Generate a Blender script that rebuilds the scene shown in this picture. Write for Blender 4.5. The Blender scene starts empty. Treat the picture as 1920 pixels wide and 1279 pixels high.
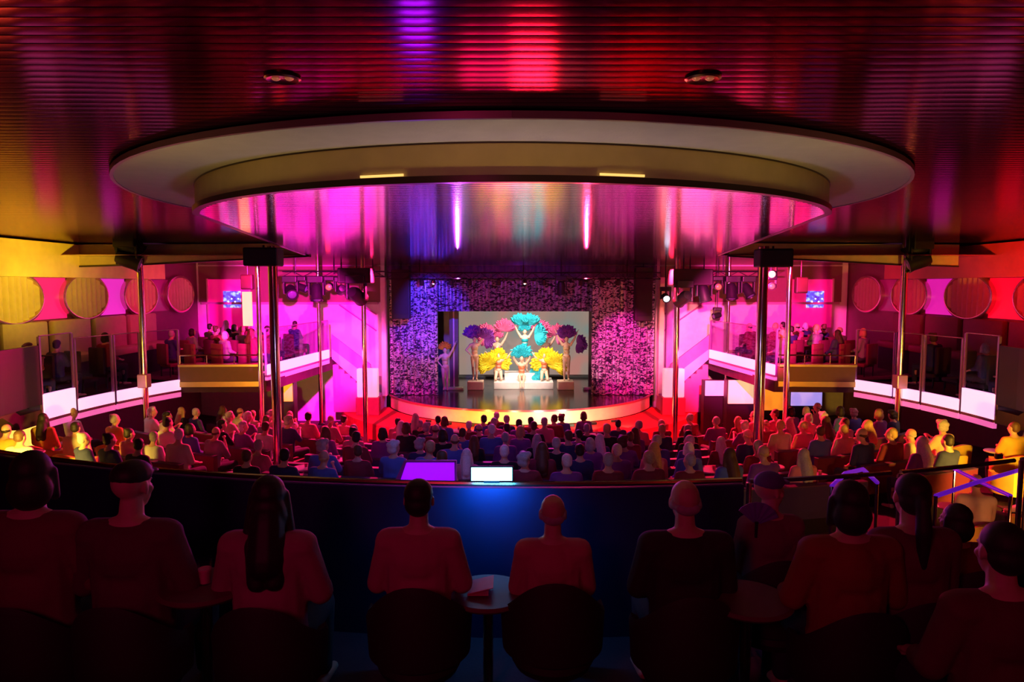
import bpy, bmesh, math, random
from math import sin, cos, pi, radians, sqrt, atan2, hypot
from mathutils import Vector, Matrix, Euler
random.seed(7)
S = bpy.context.scene
COL = S.collection
ZC = 5.0                                   # eye height above the auditorium datum
# ---------------------------------------------------------------- camera, world, exposure
cd = bpy.data.cameras.new('camera'); cam = bpy.data.objects.new('camera', cd); COL.objects.link(cam)
PITCH = math.atan(104 / 1280)
cam.location = (0, 0, ZC); cam.rotation_euler = (pi / 2 - PITCH, 0, 0)
cd.sensor_width = 36; cd.lens = 24; cd.clip_start = .05; cd.clip_end = 120
S.camera = cam
w = bpy.data.worlds.new('world'); S.world = w; w.use_nodes = True
w.node_tree.nodes['Background'].inputs[0].default_value = (.16, .03, .10, 1)
w.node_tree.nodes['Background'].inputs[1].default_value = .12
S.view_settings.view_transform = 'Standard'; S.view_settings.look = 'None'
S.view_settings.exposure = 0.0; S.view_settings.gamma = 1.0; S.view_settings.use_curve_mapping = False


def P(px, py, Y):
    """photo pixel + depth -> point in the hall"""
    u = (px - 960) / 1280; v = (639.5 - py) / 1280
    d = Vector((u, cos(PITCH) + v * sin(PITCH), -sin(PITCH) + v * cos(PITCH)))
    return Vector((d.x * Y / d.y, Y, ZC + d.z * Y / d.y))


def spot(name, loc, aim, color, power, size=40, blend=.5, radius=.08):
    l = bpy.data.lights.new(name, 'SPOT'); l.color = color; l.energy = power
    l.spot_size = radians(size); l.spot_blend = blend; l.shadow_soft_size = radius
    o = bpy.data.objects.new(name, l); COL.objects.link(o); o.location = loc
    o.rotation_euler = (Vector(aim) - Vector(loc)).to_track_quat('-Z', 'Y').to_euler()
    return o


def area(name, loc, aim, color, power, sx, sy):
    l = bpy.data.lights.new(name, 'AREA'); l.color = color; l.energy = power
    l.shape = 'RECTANGLE'; l.size = sx; l.size_y = sy
    o = bpy.data.objects.new(name, l); COL.objects.link(o); o.location = loc
    o.rotation_euler = (Vector(aim) - Vector(loc)).to_track_quat('-Z', 'Y').to_euler()
    return o


MAG = (1, .01, .55); PINK = (1, .10, .50); RED = (1, .015, .04); BLUE = (.04, .05, 1); PUR = (.32, .03, 1)
YEL = (1, .62, .06); AMB = (1, .42, .08); CYAN = (.03, .45, 1); SALM = (1, .22, .26)
# washes on the side stage walls
spot('magenta_wash', (-4.1, 13.4, 5.2), (-8.0, 25, 2.9), MAG, 19000, 34, .5)
spot('magenta_wash_low', (-3.6, 14.4, 5.2), (-5.6, 25, 2.4), PINK, 5500, 18, .7)
spot('salmon_wash', (4.5, 13.4, 5.2), (8.8, 25, 2.9), (1, .03, .36), 15000, 34, .5)
spot('salmon_wash_low', (4.0, 14.4, 5.2), (6.6, 25, 2.9), SALM, 7500, 20, .7)
spot('white_side_light', (-4.0, 22.6, 5.2), (-5.0, 24.9, 1.8), (1, .7, .9), 130, 22, .5)
spot('white_side_light', (4.6, 22.6, 5.2), (5.9, 24.9, 1.8), (1, .8, .6), 150, 24, .5)
# curtains
spot('blue_curtain_light', (-2.2, 20.5, 5.3), (-3.0, 25, 3.9), (.08, .05, 1), 1700, 40, .6)
spot('lilac_curtain_light', (-1.6, 20.0, 5.3), (-3.8, 25, 1.9), (.55, .08, 1), 900, 34, .6)
spot('pink_curtain_light', (2.8, 20.0, 5.3), (4.3, 25, 2.4), (1, .02, .38), 2600, 32, .6)
spot('violet_valance_light', (.3, 19.5, 5.4), (.3, 25, 4.8), (.4, .03, 1), 130, 60, .7)
# the act
spot('stage_key', (-1.8, 18.6, 5.4), (.3, 27.2, 1.8), (1, .8, .62), 2100, 22, .6)
spot('stage_key', (2.2, 18.6, 5.4), (.5, 27.2, 1.8), (1, .78, .66), 2100, 22, .6)
spot('stage_top', (.3, 25.5, 5.6), (.3, 28.3, 1.0), (1, .8, .66), 1100, 80, .7)
for q, (fx, fc) in enumerate(((-2.7, (1, .3, .12)), (-1.5, (1, .55, .06)), (-.3, (1, .66, .18)), (.8, (1, .84, .55)), (1.9, (1, .86, .5)), (3.2, (1, .3, .2)))):
    spot('footlight_lamp', (fx * 1.06 + .3, 20.45 + fx * fx * .07, .70), (fx + .3, 21.75 + fx * fx * .1, .76), fc, 95 if abs(fx) < 2.5 else 45, 110, .9, .05)
# red washes on audience and carpet
spot('red_wash_left', (-5, 17.5, 5.5), (-4.8, 21.2, .6), (1, .01, .13), 5200, 56, .6)
spot('red_wash_right', (5.5, 17.5, 5.5), (5.6, 21.2, .6), (1, .012, .035), 6500, 58, .6)
spot('crowd_red_left', (-3.5, 21.5, 5.6), (-6.6, 14.5, .9), (1, .012, .12), 11000, 66, .7)
spot('crowd_red_right', (4.2, 21.5, 5.6), (7.2, 14.5, .9), (1, .012, .05), 14000, 66, .7)
spot('crowd_violet', (0, 21.5, 5.6), (0, 12.5, 1), (.5, .02, .9), 1000, 50, .8, .1)
spot('crowd_pink', (.2, 22.5, 5.4), (.2, 18.4, 1), (1, .04, .22), 2000, 80, .8, .4)
spot('back_blue', (-1, 8.5, 5.5), (-1, 12.5, 1), (.05, .2, 1), 120, 70, .8)
# yellow corners
spot('yellow_corner_left', (-8.0, 9.8, 2.3), (-9.3, 13.4, 1.0), YEL, 900, 100, .6)
spot('yellow_corner_right', (8.0, 9.0, 2.3), (9.6, 12.8, 1.2), (1, .52, .04), 1300, 100, .6)
spot('amber_right_low', (5.5, 6.2, 2.3), (6.0, 10.5, 1.0), AMB, 170, 100, .6)
spot('yellow_soffit_light', (-8.7, 15.0, 4.9), (-11.2, 15.8, 5.5), (1, .64, .02), 300, 100, .9)
spot('red_soffit_light', (9.6, 15.0, 4.9), (12.0, 15.8, 5.5), (1, .01, .01), 300, 100, .9)
spot('wing_red_left', (-6.5, 17.2, 5.4), (-9.6, 22.5, 3.4), (1, .01, .16), 800, 80, .7)
spot('wing_red_right', (7.2, 17.2, 5.4), (10.2, 22.5, 3.4), (1, .01, .10), 800, 80, .7)
# near balcony: rosy spill from behind, violet rim light from the rig, dim wash on the drum
spot('near_red_spill', (-1.5, -1.2, 5.75), (.2, 3.6, 3.6), (1, .032, .22), 78, 110, .9, .4)
spot('near_red_spill', (3.5, -1.0, 5.75), (2.6, 3.6, 3.6), (1, .05, .05), 15, 100, .9, .4)
spot('rig_violet_rim', (-1.9, 24.0, 5.2), (-.2, 3.4, 3.9), (.5, .06, .9), 2200, 26, .8, .02)
spot('rig_red_rim', (2.6, 24.0, 5.2), (1.0, 3.4, 3.9), (1, .03, .15), 2200, 28, .8, .02)
for q in (-2.2, 0, 2.2):
    a = area('drum_wash', (q, 4.02, 3.95), (q * 1.25, 5.05, 5.95), (1, .68, .16), 5.5, 1.6, .1); a.data.spread = radians(95)  # added area lights to lift the drum face, no fixture here
spot('ring_wash', (0, 4.75, 2.9), (0, 8.0, 6.0), (.62, .42, 1), 130, 150, 1, .4)  # added uplight in the well to brighten the ring
# added spots without fixtures, for the flares on the polished ceiling
spot('ceiling_flare_red', (.6, 19.9, 1.0), (.12, 3.5, 6.06), (1, .07, .05), 700, 18, 1, .6)
spot('ceiling_flare_rose', (-.2, 18.4, 2.0), (0, 3.8, 6.06), (1, .02, .22), 300, 50, 1, 1.2)
spot('ceiling_flare_violet', (-1.9, 14.0, 1.7), (-.38, 2.8, 6.06), (.22, .02, 1), 110, 12, 1, .3)

# ---------------------------------------------------------------- materials
MATS = {}


def mat(name, color, rough=.6, metal=0.0, emit=None, strength=0, noise=.12, nscale=6.0, bump=0.0, bscale=60.0, spec=.5):
    if name in MATS: return MATS[name]
    m = bpy.data.materials.new(name); m.use_nodes = True; nt = m.node_tree; b = nt.nodes['Principled BSDF']
    b.inputs['Roughness'].default_value = rough; b.inputs['Metallic'].default_value = metal
    b.inputs['Specular IOR Level'].default_value = spec
    tc = nt.nodes.new('ShaderNodeTexCoord')
    n = nt.nodes.new('ShaderNodeTexNoise'); n.inputs['Scale'].default_value = nscale; nt.links.new(tc.outputs['Object'], n.inputs['Vector'])
    mx = nt.nodes.new('ShaderNodeMix'); mx.data_type = 'RGBA'
    mx.inputs[6].default_value = (*[c * (1 - noise) for c in color], 1); mx.inputs[7].default_value = (*[min(1, c * (1 + noise)) for c in color], 1)
    nt.links.new(n.outputs['Fac'], mx.inputs[0]); nt.links.new(mx.outputs[2], b.inputs['Base Color'])
    if bump:
        n2 = nt.nodes.new('ShaderNodeTexNoise'); n2.inputs['Scale'].default_value = bscale; nt.links.new(tc.outputs['Object'], n2.inputs['Vector'])
        bp = nt.nodes.new('ShaderNodeBump'); bp.inputs['Strength'].default_value = bump; bp.inputs['Distance'].default_value = .01
        nt.links.new(n2.outputs['Fac'], bp.inputs['Height']); nt.links.new(bp.outputs[0], b.inputs['Normal'])
    if emit:
        b.inputs['Emission Color'].default_value = (*emit, 1); b.inputs['Emission Strength'].default_value = strength
    MATS[name] = m
    return m


def glass(name, tint=(.9, .8, .95), refl=.12, rough=.03):
    if name in MATS: return MATS[name]
    m = bpy.data.materials.new(name); m.use_nodes = True; nt = m.node_tree; nt.nodes.clear()
    o = nt.nodes.new('ShaderNodeOutputMaterial'); t = nt.nodes.new('ShaderNodeBsdfTransparent'); g = nt.nodes.new('ShaderNodeBsdfGlossy')
    mx = nt.nodes.new('ShaderNodeMixShader'); lw = nt.nodes.new('ShaderNodeLayerWeight'); lw.inputs[0].default_value = refl
    ml = nt.nodes.new('ShaderNodeMath'); ml.operation = 'MULTIPLY'; ml.inputs[1].default_value = .3
    t.inputs[0].default_value = (*tint, 1); g.inputs['Roughness'].default_value = rough
    nt.links.new(lw.outputs['Fresnel'], ml.inputs[0]); nt.links.new(ml.outputs[0], mx.inputs[0]); nt.links.new(t.outputs[0], mx.inputs[1]); nt.links.new(g.outputs[0], mx.inputs[2]); nt.links.new(mx.outputs[0], o.inputs[0])
    MATS[name] = m
    return m


def sequin(name, dark, light):
    m = bpy.data.materials.new(name); m.use_nodes = True; nt = m.node_tree; b = nt.nodes['Principled BSDF']
    tc = nt.nodes.new('ShaderNodeTexCoord'); mp = nt.nodes.new('ShaderNodeMapping'); mp.inputs['Rotation'].default_value = (0, .6, 0); mp.inputs['Scale'].default_value = (12, 12, 25)
    v = nt.nodes.new('ShaderNodeTexVoronoi'); v.inputs['Scale'].default_value = 1.0
    nt.links.new(tc.outputs['Object'], mp.inputs[0]); nt.links.new(mp.outputs[0], v.inputs['Vector'])
    cr = nt.nodes.new('ShaderNodeValToRGB'); cr.color_ramp.elements[0].position = .35; cr.color_ramp.elements[0].color = (*dark, 1)
    cr.color_ramp.elements[1].position = .62; cr.color_ramp.elements[1].color = (*light, 1)
    sp = nt.nodes.new('ShaderNodeSeparateColor'); nt.links.new(v.outputs['Color'], sp.inputs[0]); nt.links.new(sp.outputs[0], cr.inputs[0])
    nt.links.new(cr.outputs[0], b.inputs['Base Color'])
    b.inputs['Metallic'].default_value = .5; b.inputs['Roughness'].default_value = .38
    nm = nt.nodes.new('ShaderNodeBump'); nm.inputs['Strength'].default_value = 1; nm.inputs['Distance'].default_value = .02
    nt.links.new(sp.outputs[1], nm.inputs['Height']); nt.links.new(nm.outputs[0], b.inputs['Normal'])
    return m


def screen_mat(name, stops, strength, axis='X', scale=1.0):
    """a lit display: soft coloured clouds"""
    m = bpy.data.materials.new(name); m.use_nodes = True; nt = m.node_tree; b = nt.nodes['Principled BSDF']
    b.inputs['Base Color'].default_value = (.02, .02, .02, 1); b.inputs['Roughness'].default_value = .4
    tc = nt.nodes.new('ShaderNodeTexCoord'); n = nt.nodes.new('ShaderNodeTexNoise'); n.inputs['Scale'].default_value = scale; n.inputs['Detail'].default_value = 1
    nt.links.new(tc.outputs['Object'], n.inputs['Vector'])
    cr = nt.nodes.new('ShaderNodeValToRGB'); e = cr.color_ramp.elements
    e[0].position = stops[0][0]; e[0].color = (*stops[0][1], 1); e[1].position = stops[-1][0]; e[1].color = (*stops[-1][1], 1)
    for p, c in stops[1:-1]:
        x = e.new(p); x.color = (*c, 1)
    nt.links.new(n.outputs['Fac'], cr.inputs[0]); nt.links.new(cr.outputs[0], b.inputs['Emission Color']); b.inputs['Emission Strength'].default_value = strength
    return m


M_slat = mat('polished_slat_metal', (.22, .07, .13), .13, .95, noise=.05)
M_slat.node_tree.nodes['Principled BSDF'].inputs['Specular Tint'].default_value = (.55, .3, .42, 1)
M_mirror = mat('mirror_slat_metal', (.80, .62, .78), .10, 1.0, noise=.03)
M_void = mat('void_black', (.006, .006, .008), .9)
M_ring = mat('ring_plaster', (.50, .46, .47), .6, bump=.2)
M_drum = mat('drum_veneer', (.52, .42, .2), .45, noise=.15)
M_drumedge = mat('drum_dark_trim', (.03, .015, .012), .3)
M_wall = mat('plaster_wall', (.72, .66, .68), .7, bump=.1)
M_wine = mat('wine_wall', (.20, .05, .09), .55)
M_soffit = mat('soffit_panel', (.85, .68, .22), .5, noise=.25, nscale=2.2)
M_black = mat('black_paint', (.012, .012, .014), .45)
M_blackmetal = mat('black_metal', (.02, .02, .024), .35, .6)
M_stage = mat('stage_gloss_floor', (.045, .03, .03), .16, noise=.2)
M_face = mat('stage_face_panel', (.9, .8, .55), .4)
M_carpet = mat('red_carpet', (.75, .04, .05), .95, noise=.3, nscale=9, bump=.4)
M_floor = mat('hall_carpet', (.07, .025, .04), .95, noise=.4, nscale=3, bump=.3)
M_par = mat('parapet_panel_blue', (.016, .026, .12), .5, noise=.3, nscale=3)
M_brass = mat('brass_rail', (.75, .5, .28), .22, 1.0)
M_chrome = mat('polished_steel', (.82, .72, .62), .14, 1.0)
M_glassp = glass('balustrade_glass', (.86, .72, .92))
M_lit = mat('lit_fascia_white', (.9, .8, .85), .4, emit=(1, .55, .80), strength=1.1)
M_lit2 = mat('lit_fascia_pink', (.9, .3, .5), .4, emit=(1, .16, .52), strength=.75)
M_litrim = mat('fascia_trim', (.35, .12, .28), .3, .4)
M_seq = sequin('sequin_cloth', (.06, .02, .10), (.78, .6, .86))
M_drape = mat('dark_velvet_drape', (.09, .05, .16), .8, noise=.4, nscale=8)
M_banq = mat('banquette_navy_fabric', (.05, .035, .12), .8)
M_banqred = mat('banquette_wine_fabric', (.16, .02, .04), .8)
M_seatdark = mat('chair_dark_fabric', (.03, .012, .014), .7)
M_yelch = mat('mustard_armchair_fabric', (.62, .42, .06), .7)
M_skin = mat('skin', (.62, .36, .26), .55, noise=.08)
M_white = mat('white_gloss', (.85, .82, .78), .35)


# ---------------------------------------------------------------- mesh helpers
class MB:
    def __init__(s): s.v = []; s.f = []

    def quadgrid(s, rows, closed=False, cap=False):
        b = len(s.v); n = len(rows[0])
        for r in rows: s.v += [tuple(p) for p in r]
        m = n if closed else n - 1
        for i in range(len(rows) - 1):
            for j in range(m):
                k = (j + 1) % n
                s.f.append((b + i * n + j, b + i * n + k, b + (i + 1) * n + k, b + (i + 1) * n + j))
        if cap:
            s.f.append(tuple(b + j for j in reversed(range(n)))); s.f.append(tuple(b + (len(rows) - 1) * n + j for j in range(n)))
        return s

    def box(s, c, d, rz=0.0, bev=0.0):
        x, y, z = [k / 2 for k in d]
        if bev <= 0:
            pts = [(-x, -y, -z), (x, -y, -z), (x, y, -z), (-x, y, -z), (-x, -y, z), (x, -y, z), (x, y, z), (-x, y, z)]
            fs = [(0, 3, 2, 1), (4, 5, 6, 7), (0, 1, 5, 4), (1, 2, 6, 5), (2, 3, 7, 6), (3, 0, 4, 7)]
            b = len(s.v)
            for p in pts:
                s.v.append((c[0] + p[0] * cos(rz) - p[1] * sin(rz), c[1] + p[0] * sin(rz) + p[1] * cos(rz), c[2] + p[2]))
            s.f += [tuple(b + i for i in f) for f in fs]
            return s
        bev = min(bev, x * .9, y * .9, z * .9)
        def ring(ix, zz):
            o = []
            for sx, sy, a0 in ((1, 1, 0), (-1, 1, pi / 2), (-1, -1, pi), (1, -1, 3 * pi / 2)):
                for k in range(3):
                    a = a0 + k * pi / 4
                    px = sx * (x - bev) + (bev - ix) * cos(a); py = sy * (y - bev) + (bev - ix) * sin(a)
                    o.append((c[0] + px * cos(rz) - py * sin(rz), c[1] + px * sin(rz) + py * cos(rz), c[2] + zz))
            return o
        s.quadgrid([ring(bev * .95, -z), ring(bev * .3, -z + bev * .3), ring(0, -z + bev), ring(0, z - bev), ring(bev * .3, z - bev * .3), ring(bev * .95, z)], True, True)
        return s

    def cyl(s, p0, p1, r0, r1=None, n=12, cap=True):
        r1 = r0 if r1 is None else r1
        p0 = Vector(p0); p1 = Vector(p1); q = (p1 - p0).to_track_quat('Z', 'Y')
        ring = lambda p, r: [p + q @ Vector((r * cos(2 * pi * k / n), r * sin(2 * pi * k / n), 0)) for k in range(n)]
        return s.quadgrid([ring(p0, r0), ring(p1, r1)], True, cap)

    def lathe(s, prof, c=(0, 0, 0), n=20, q=None):
        rows = []
        for r, z in prof:
            row = []
            for k in range(n):
                p = Vector((max(r, .0005) * cos(2 * pi * k / n), max(r, .0005) * sin(2 * pi * k / n), z))
                if q: p = q @ p
                row.append(Vector(c) + p)
            rows.append(row)
        return s.quadgrid(rows, True, True)

    def tube(s, pts, r, n=8):
        pts = [Vector(p) for p in pts]; rows = []
        for i, p in enumerate(pts):
            d = (pts[min(i + 1, len(pts) - 1)] - pts[max(i - 1, 0)]).normalized(); q = d.to_track_quat('Z', 'Y')
            rr = r[i] if isinstance(r, (list, tuple)) else r
            rows.append([p + q @ Vector((rr * cos(2 * pi * k / n), rr * sin(2 * pi * k / n), 0)) for k in range(n)])
        return s.quadgrid(rows, True, True)

    def strip(s, pts, z0, z1, th, tilt=0):
        """a thick upright band along a plan polyline; z0/z1 may be lists"""
        n = len(pts); rows = []
        for i in range(n):
            a = Vector(pts[max(i - 1, 0)][:2]); b = Vector(pts[min(i + 1, n - 1)][:2]); d = (b - a).normalized(); nn = Vector((-d.y, d.x)) * th / 2
            p = Vector(pts[i][:2]); lo = z0[i] if isinstance(z0, (list, tuple)) else z0; hi = z1[i] if isinstance(z1, (list, tuple)) else z1
            rows.append([(p.x - nn.x, p.y - nn.y, lo), (p.x + nn.x, p.y + nn.y, lo), (p.x + nn.x, p.y + nn.y, hi), (p.x - nn.x, p.y - nn.y, hi)])
        return s.quadgrid(rows, True, True)

    def poly(s, pts, z0, z1):
        b = len(s.v); n = len(pts)
        s.v += [(p[0], p[1], z0) for p in pts] + [(p[0], p[1], z1) for p in pts]
        s.f.append(tuple(b + i for i in reversed(range(n)))); s.f.append(tuple(b + n + i for i in range(n)))
        for i in range(n):
            j = (i + 1) % n; s.f.append((b + i, b + j, b + n + j, b + n + i))
        return s

    def mesh(s, name, m, smooth=False):
        me = bpy.data.meshes.new(name); me.from_pydata([tuple(p) for p in s.v], [], s.f)
        bm = bmesh.new(); bm.from_mesh(me); bmesh.ops.recalc_face_normals(bm, faces=bm.faces); bm.to_mesh(me); bm.free()
        me.materials.append(m)
        if smooth:
            me.polygons.foreach_set('use_smooth', [True] * len(me.polygons)); me.set_sharp_from_angle(angle=radians(40))
        return me

    def obj(s, name, m, parent=None, smooth=False):
        return link(name, s.mesh(name, m, smooth), parent)


def link(name, me, parent=None):
    o = bpy.data.objects.new(name, me); COL.objects.link(o)
    if parent: o.parent = parent
    return o


def tag(o, label, cat, group=None, kind=None):
    o['label'] = label; o['category'] = cat
    if group: o['group'] = group
    if kind: o['kind'] = kind
    return o


def thing(name, label, cat, loc=(0, 0, 0), rz=0, group=None):
    o = bpy.data.objects.new(name, None); COL.objects.link(o); o.location = loc; o.rotation_euler = (0, 0, rz); o.empty_display_size = .2
    return tag(o, label, cat, group)


def struct(o):
    o['kind'] = 'structure'; return o


def copy_tree(o, parent=None):
    c = o.copy(); COL.objects.link(c); c.parent = parent
    for ch in KIDS.get(o.name, list(o.children)): copy_tree(ch, c)
    return c


KIDS = {}
CX, CY, CR = .15, 14.4, 10.1               # the round well of the balcony


def circ(a, r=CR): return (CX + r * sin(a), CY - r * cos(a))   # a = 0 is the point nearest the camera


ORD = ['', 'first', 'second', 'third', 'fourth', 'fifth', 'sixth', 'seventh', 'eighth', 'ninth', 'tenth', 'eleventh', 'twelfth', 'thirteenth', 'fourteenth', 'fifteenth', 'sixteenth']

# ---------------------------------------------------------------- room shell
XL, XR = -11.5, 12.3
struct(MB().box((XL - .1, 11.5, 3), (.2, 27.4, 6.6)).obj('wall_left', M_wine))
struct(MB().box((XR + .1, 11.5, 3), (.2, 27.4, 6.6)).obj('wall_right', M_wine))
struct(MB().box((.4, -2.1, 3), (24, .2, 6.6)).obj('wall_back', M_wine))
fw = MB().box((-8.1, 25.15, 3), (6.9, .3, 6.4)); struct(fw.obj('wall_front_left', M_wall))
fw = MB().box((8.75, 25.15, 3), (7.0, .3, 6.4)); struct(fw.obj('wall_front_right', M_wall))
# main floor (sloping) as a grid
C0 = (.3, 30.0)


def zf(x, y):
    r = hypot(x - C0[0], y - C0[1]); return max(0, min(1, (r - 10.9) / 9.2)) * 1.12


g = MB(); nx, ny = 40, 50
g.quadgrid([[(XL + (XR - XL) * i / nx, -2 + 27.2 * j / ny, zf(XL + (XR - XL) * i / nx, -2 + 27.2 * j / ny)) for i in range(nx + 1)] for j in range(ny + 1)])
struct(g.obj('floor', M_floor, smooth=True))
struct(MB().box((.4, 11.5, 6.45), (24.2, 27.4, .1)).obj('ceiling', M_void))
struct(MB().box((.3, 31.6, 3.4), (9.8, .2, 6)).obj('wall_stage_back', mat('stage_house_brown', (.3, .22, .17), .8)))
struct(MB().box((-4.75, 28.3, 3.4), (.2, 6.4, 6)).obj('wall_stage_left', MATS['stage_house_brown']))
struct(MB().box((5.45, 28.3, 3.4), (.2, 6.4, 6)).obj('wall_stage_right', MATS['stage_house_brown']))
struct(MB().box((.3, 28.5, 6.4), (10.4, 6.4, .1)).obj('ceiling_stage', M_void))


def slats(y0, y1, z, x0, x1, pitch, name, m, lim=None, bow=.0006, gap=.10):
    """long polished strips running across the hall, each a little bowed"""
    g = MB(); y = y0
    while y < y1:
        a, b = (x0, x1) if lim is None else lim(y + pitch / 2)
        spans = [(a, b)] if not isinstance(a, tuple) else [a, b]
        wdt = pitch * (1 - gap)
        for (sa, sb) in spans:
            if sb - sa > .05:
                rows = []
                for xx in (sa, sb):
                    rows.append([(xx, y + wdt * t, z - bow * (1 - (2 * t - 1) ** 2) + (0 if 0 < t < 1 else .0)) for t in (0, .17, .33, .5, .67, .83, 1)] +
                                [(xx, y + wdt, z + .012), (xx, y, z + .012)])
                g.quadgrid(rows, True, True)
        y += pitch
    return struct(g.obj(name, m, smooth=True))


U = 4.92; DC = 1.706 * U; DR = .706 * U; RR = .852 * U     # ceiling drum: centre depth, radius, outer ring radius
Z_MAIN, Z_LOW = ZC + 1.06, ZC + .73
slats(-1.9, 17.2, Z_MAIN, XL, XR, .098, 'ceiling_slats', M_slat)
slats(16.6, 25.0, Z_LOW, XL, XR, .098, 'ceiling_slats_stage', M_mirror)


# keyhole shaped drum: round front, flaring sides
def keyhole(inset=0.0, n=48):
    r = DR - inset; pts = []
    a1 = radians(68)
    for k in range(n + 1):
        a = -a1 + 2 * a1 * k / n; pts.append((r * sin(a), DC - r * cos(a)))
    pts.append((5.0 - inset, 16.75)); 
    return [(-(5.0 - inset), 16.75)] + pts


kp = keyhole()
drum = thing('ceiling_drum', 'large round-fronted veneered ceiling drum hung inside the pale ring', 'ceiling drum', (0, 0, 0))
MB().strip(kp, Z_LOW + .045, Z_MAIN - .05, .05).obj('drum_face', M_drum, drum, True)
MB().strip(keyhole(-.02), Z_LOW - .004, Z_LOW + .045, .07).obj('bottom_trim', M_drumedge, drum, True)
MB().strip(keyhole(-.012), Z_MAIN - .062, Z_MAIN - .045, .04).obj('top_trim', M_drumedge, drum, True)


def dlim(y):
    a1 = radians(68); xe = DR * sin(a1); ye = DC - DR * cos(a1)
    if y < ye: q = max(0, DR ** 2 - (y - DC) ** 2); h = sqrt(q) - .02
    else: h = xe + (5.0 - xe) * (y - ye) / (16.75 - ye) - .02
    return (-h, h)


sl = slats(DC - DR + .03, 16.75, Z_LOW, 0, 0, .098, 'mirrored_slats', M_mirror, dlim, bow=.0007)
del sl['kind']; sl.parent = drum
for x in (-.94, .79):
    MB().box((x, DC - sqrt(DR ** 2 - x * x) - .045, Z_LOW + .058), (.34, .012, .016), rz=math.asin(x / DR)).obj('accent_lamp', mat('accent_yellow', (.9, .7, .2), .3, emit=(1, .62, .16), strength=1.1), drum)
# pale outer ring: annulus just under the slats
ring = thing('ceiling_ring', 'broad pale plaster ring framing the round ceiling drum', 'ceiling ring', (0, 0, 0))
rows = []; n = 96
for k in range(n):
    a = 2 * pi * k / n; ca, sa = cos(a), sin(a)
    ex = 1 + .04 * max(0, -ca)
    rows.append([(RR * sa, DC - RR * ca * ex, Z_MAIN - .02), (RR * sa, DC - RR * ca * ex, Z_MAIN - .05), (DR * sa * .96, DC - DR * .96 * ca, Z_MAIN - .05), (DR * sa * .96, DC - DR * .96 * ca, Z_MAIN - .02)])
rows.append(rows[0])
g = MB(); g.quadgrid(rows, True); g.obj('ring_face', M_ring, ring, True)
rows = []
for k in range(n + 1):
    a = 2 * pi * k / n; rows.append((RR * sin(a) * 1.002, DC - RR * cos(a) * (1 + .04 * max(0, -cos(a))) - .002))
MB().strip(rows, Z_MAIN - .06, Z_MAIN - .015, .03).obj('rim', mat('ring_rim', (.35, .2, .3), .3, .5), ring, True)
# downlights
for i, (px, py) in enumerate(((530, 157), (1318, 155))):
    p = P(px, py, 3.58); p.z = Z_MAIN - .004
    t = thing('ceiling_downlight', ('unlit twin-lamp downlight in the slatted ceiling, left of centre', 'unlit twin-lamp downlight in the slatted ceiling, right of centre')[i], 'downlight', p, 0, 'recessed ceiling downlights')
    MB().lathe([(.055, .01), (.088, .01), (.092, -.006), (.08, -.012), (.055, -.004)], n=28).obj('bezel', mat('brass_bezel', (.6, .32, .18), .25, 1), t, True)
    for s in (-1, 1):
        lp = MB().lathe([(.0, .012), (.02, .01), (.026, -.002), (.014, -.012), (.0, -.016)], (s * .034, 0, 0), n=14).obj('lamp', mat('lamp_lens_dim', (.8, .4, .2), .2, .3, emit=(1, .25, .12), strength=.25), t, True)

# soffits along the side walls, yellow and red light put into their colours
for s, X, m in ((-1, XL, 'left'), (1, XR, 'right')):
    o = MB().box((X - s * .3, 12.8, 5.61), (.6, 17.5, .82)).obj('trim_soffit_' + m, M_soffit if s < 0 else mat('soffit_red_lit', (.45, .08, .09), .5, noise=.25, nscale=2.2)); struct(o)
# wedge bulkheads closing the low stage ceiling at each side
bp = [(-4.9, 16.7), (-6.2, 17.0), (-7.8, 17.2), (-9.4, 17.3), (-10.9, 17.35)]
zlo = [Z_LOW - .01, Z_LOW - .06, Z_LOW - .12, Z_LOW - .20, Z_LOW - .24]
struct(MB().strip(bp, zlo, [Z_MAIN - .03] * 5, .08).obj('trim_bulkhead_left', M_drum, smooth=True))
struct(MB().strip([(-x + .35, y) for x, y in bp], zlo, [Z_MAIN - .03] * 5, .08).obj('trim_bulkhead_right', M_drum, smooth=True))
struct(MB().strip([(x, y - .02) for x, y in bp], [z - .03 for z in zlo], [z + .01 for z in zlo], .1).obj('trim_bulkhead_edge_left', M_drumedge))
struct(MB().strip([(-x + .35, y - .02) for x, y in bp], [z - .03 for z in zlo], [z + .01 for z in zlo], .1).obj('trim_bulkhead_edge_right', M_drumedge))

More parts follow.
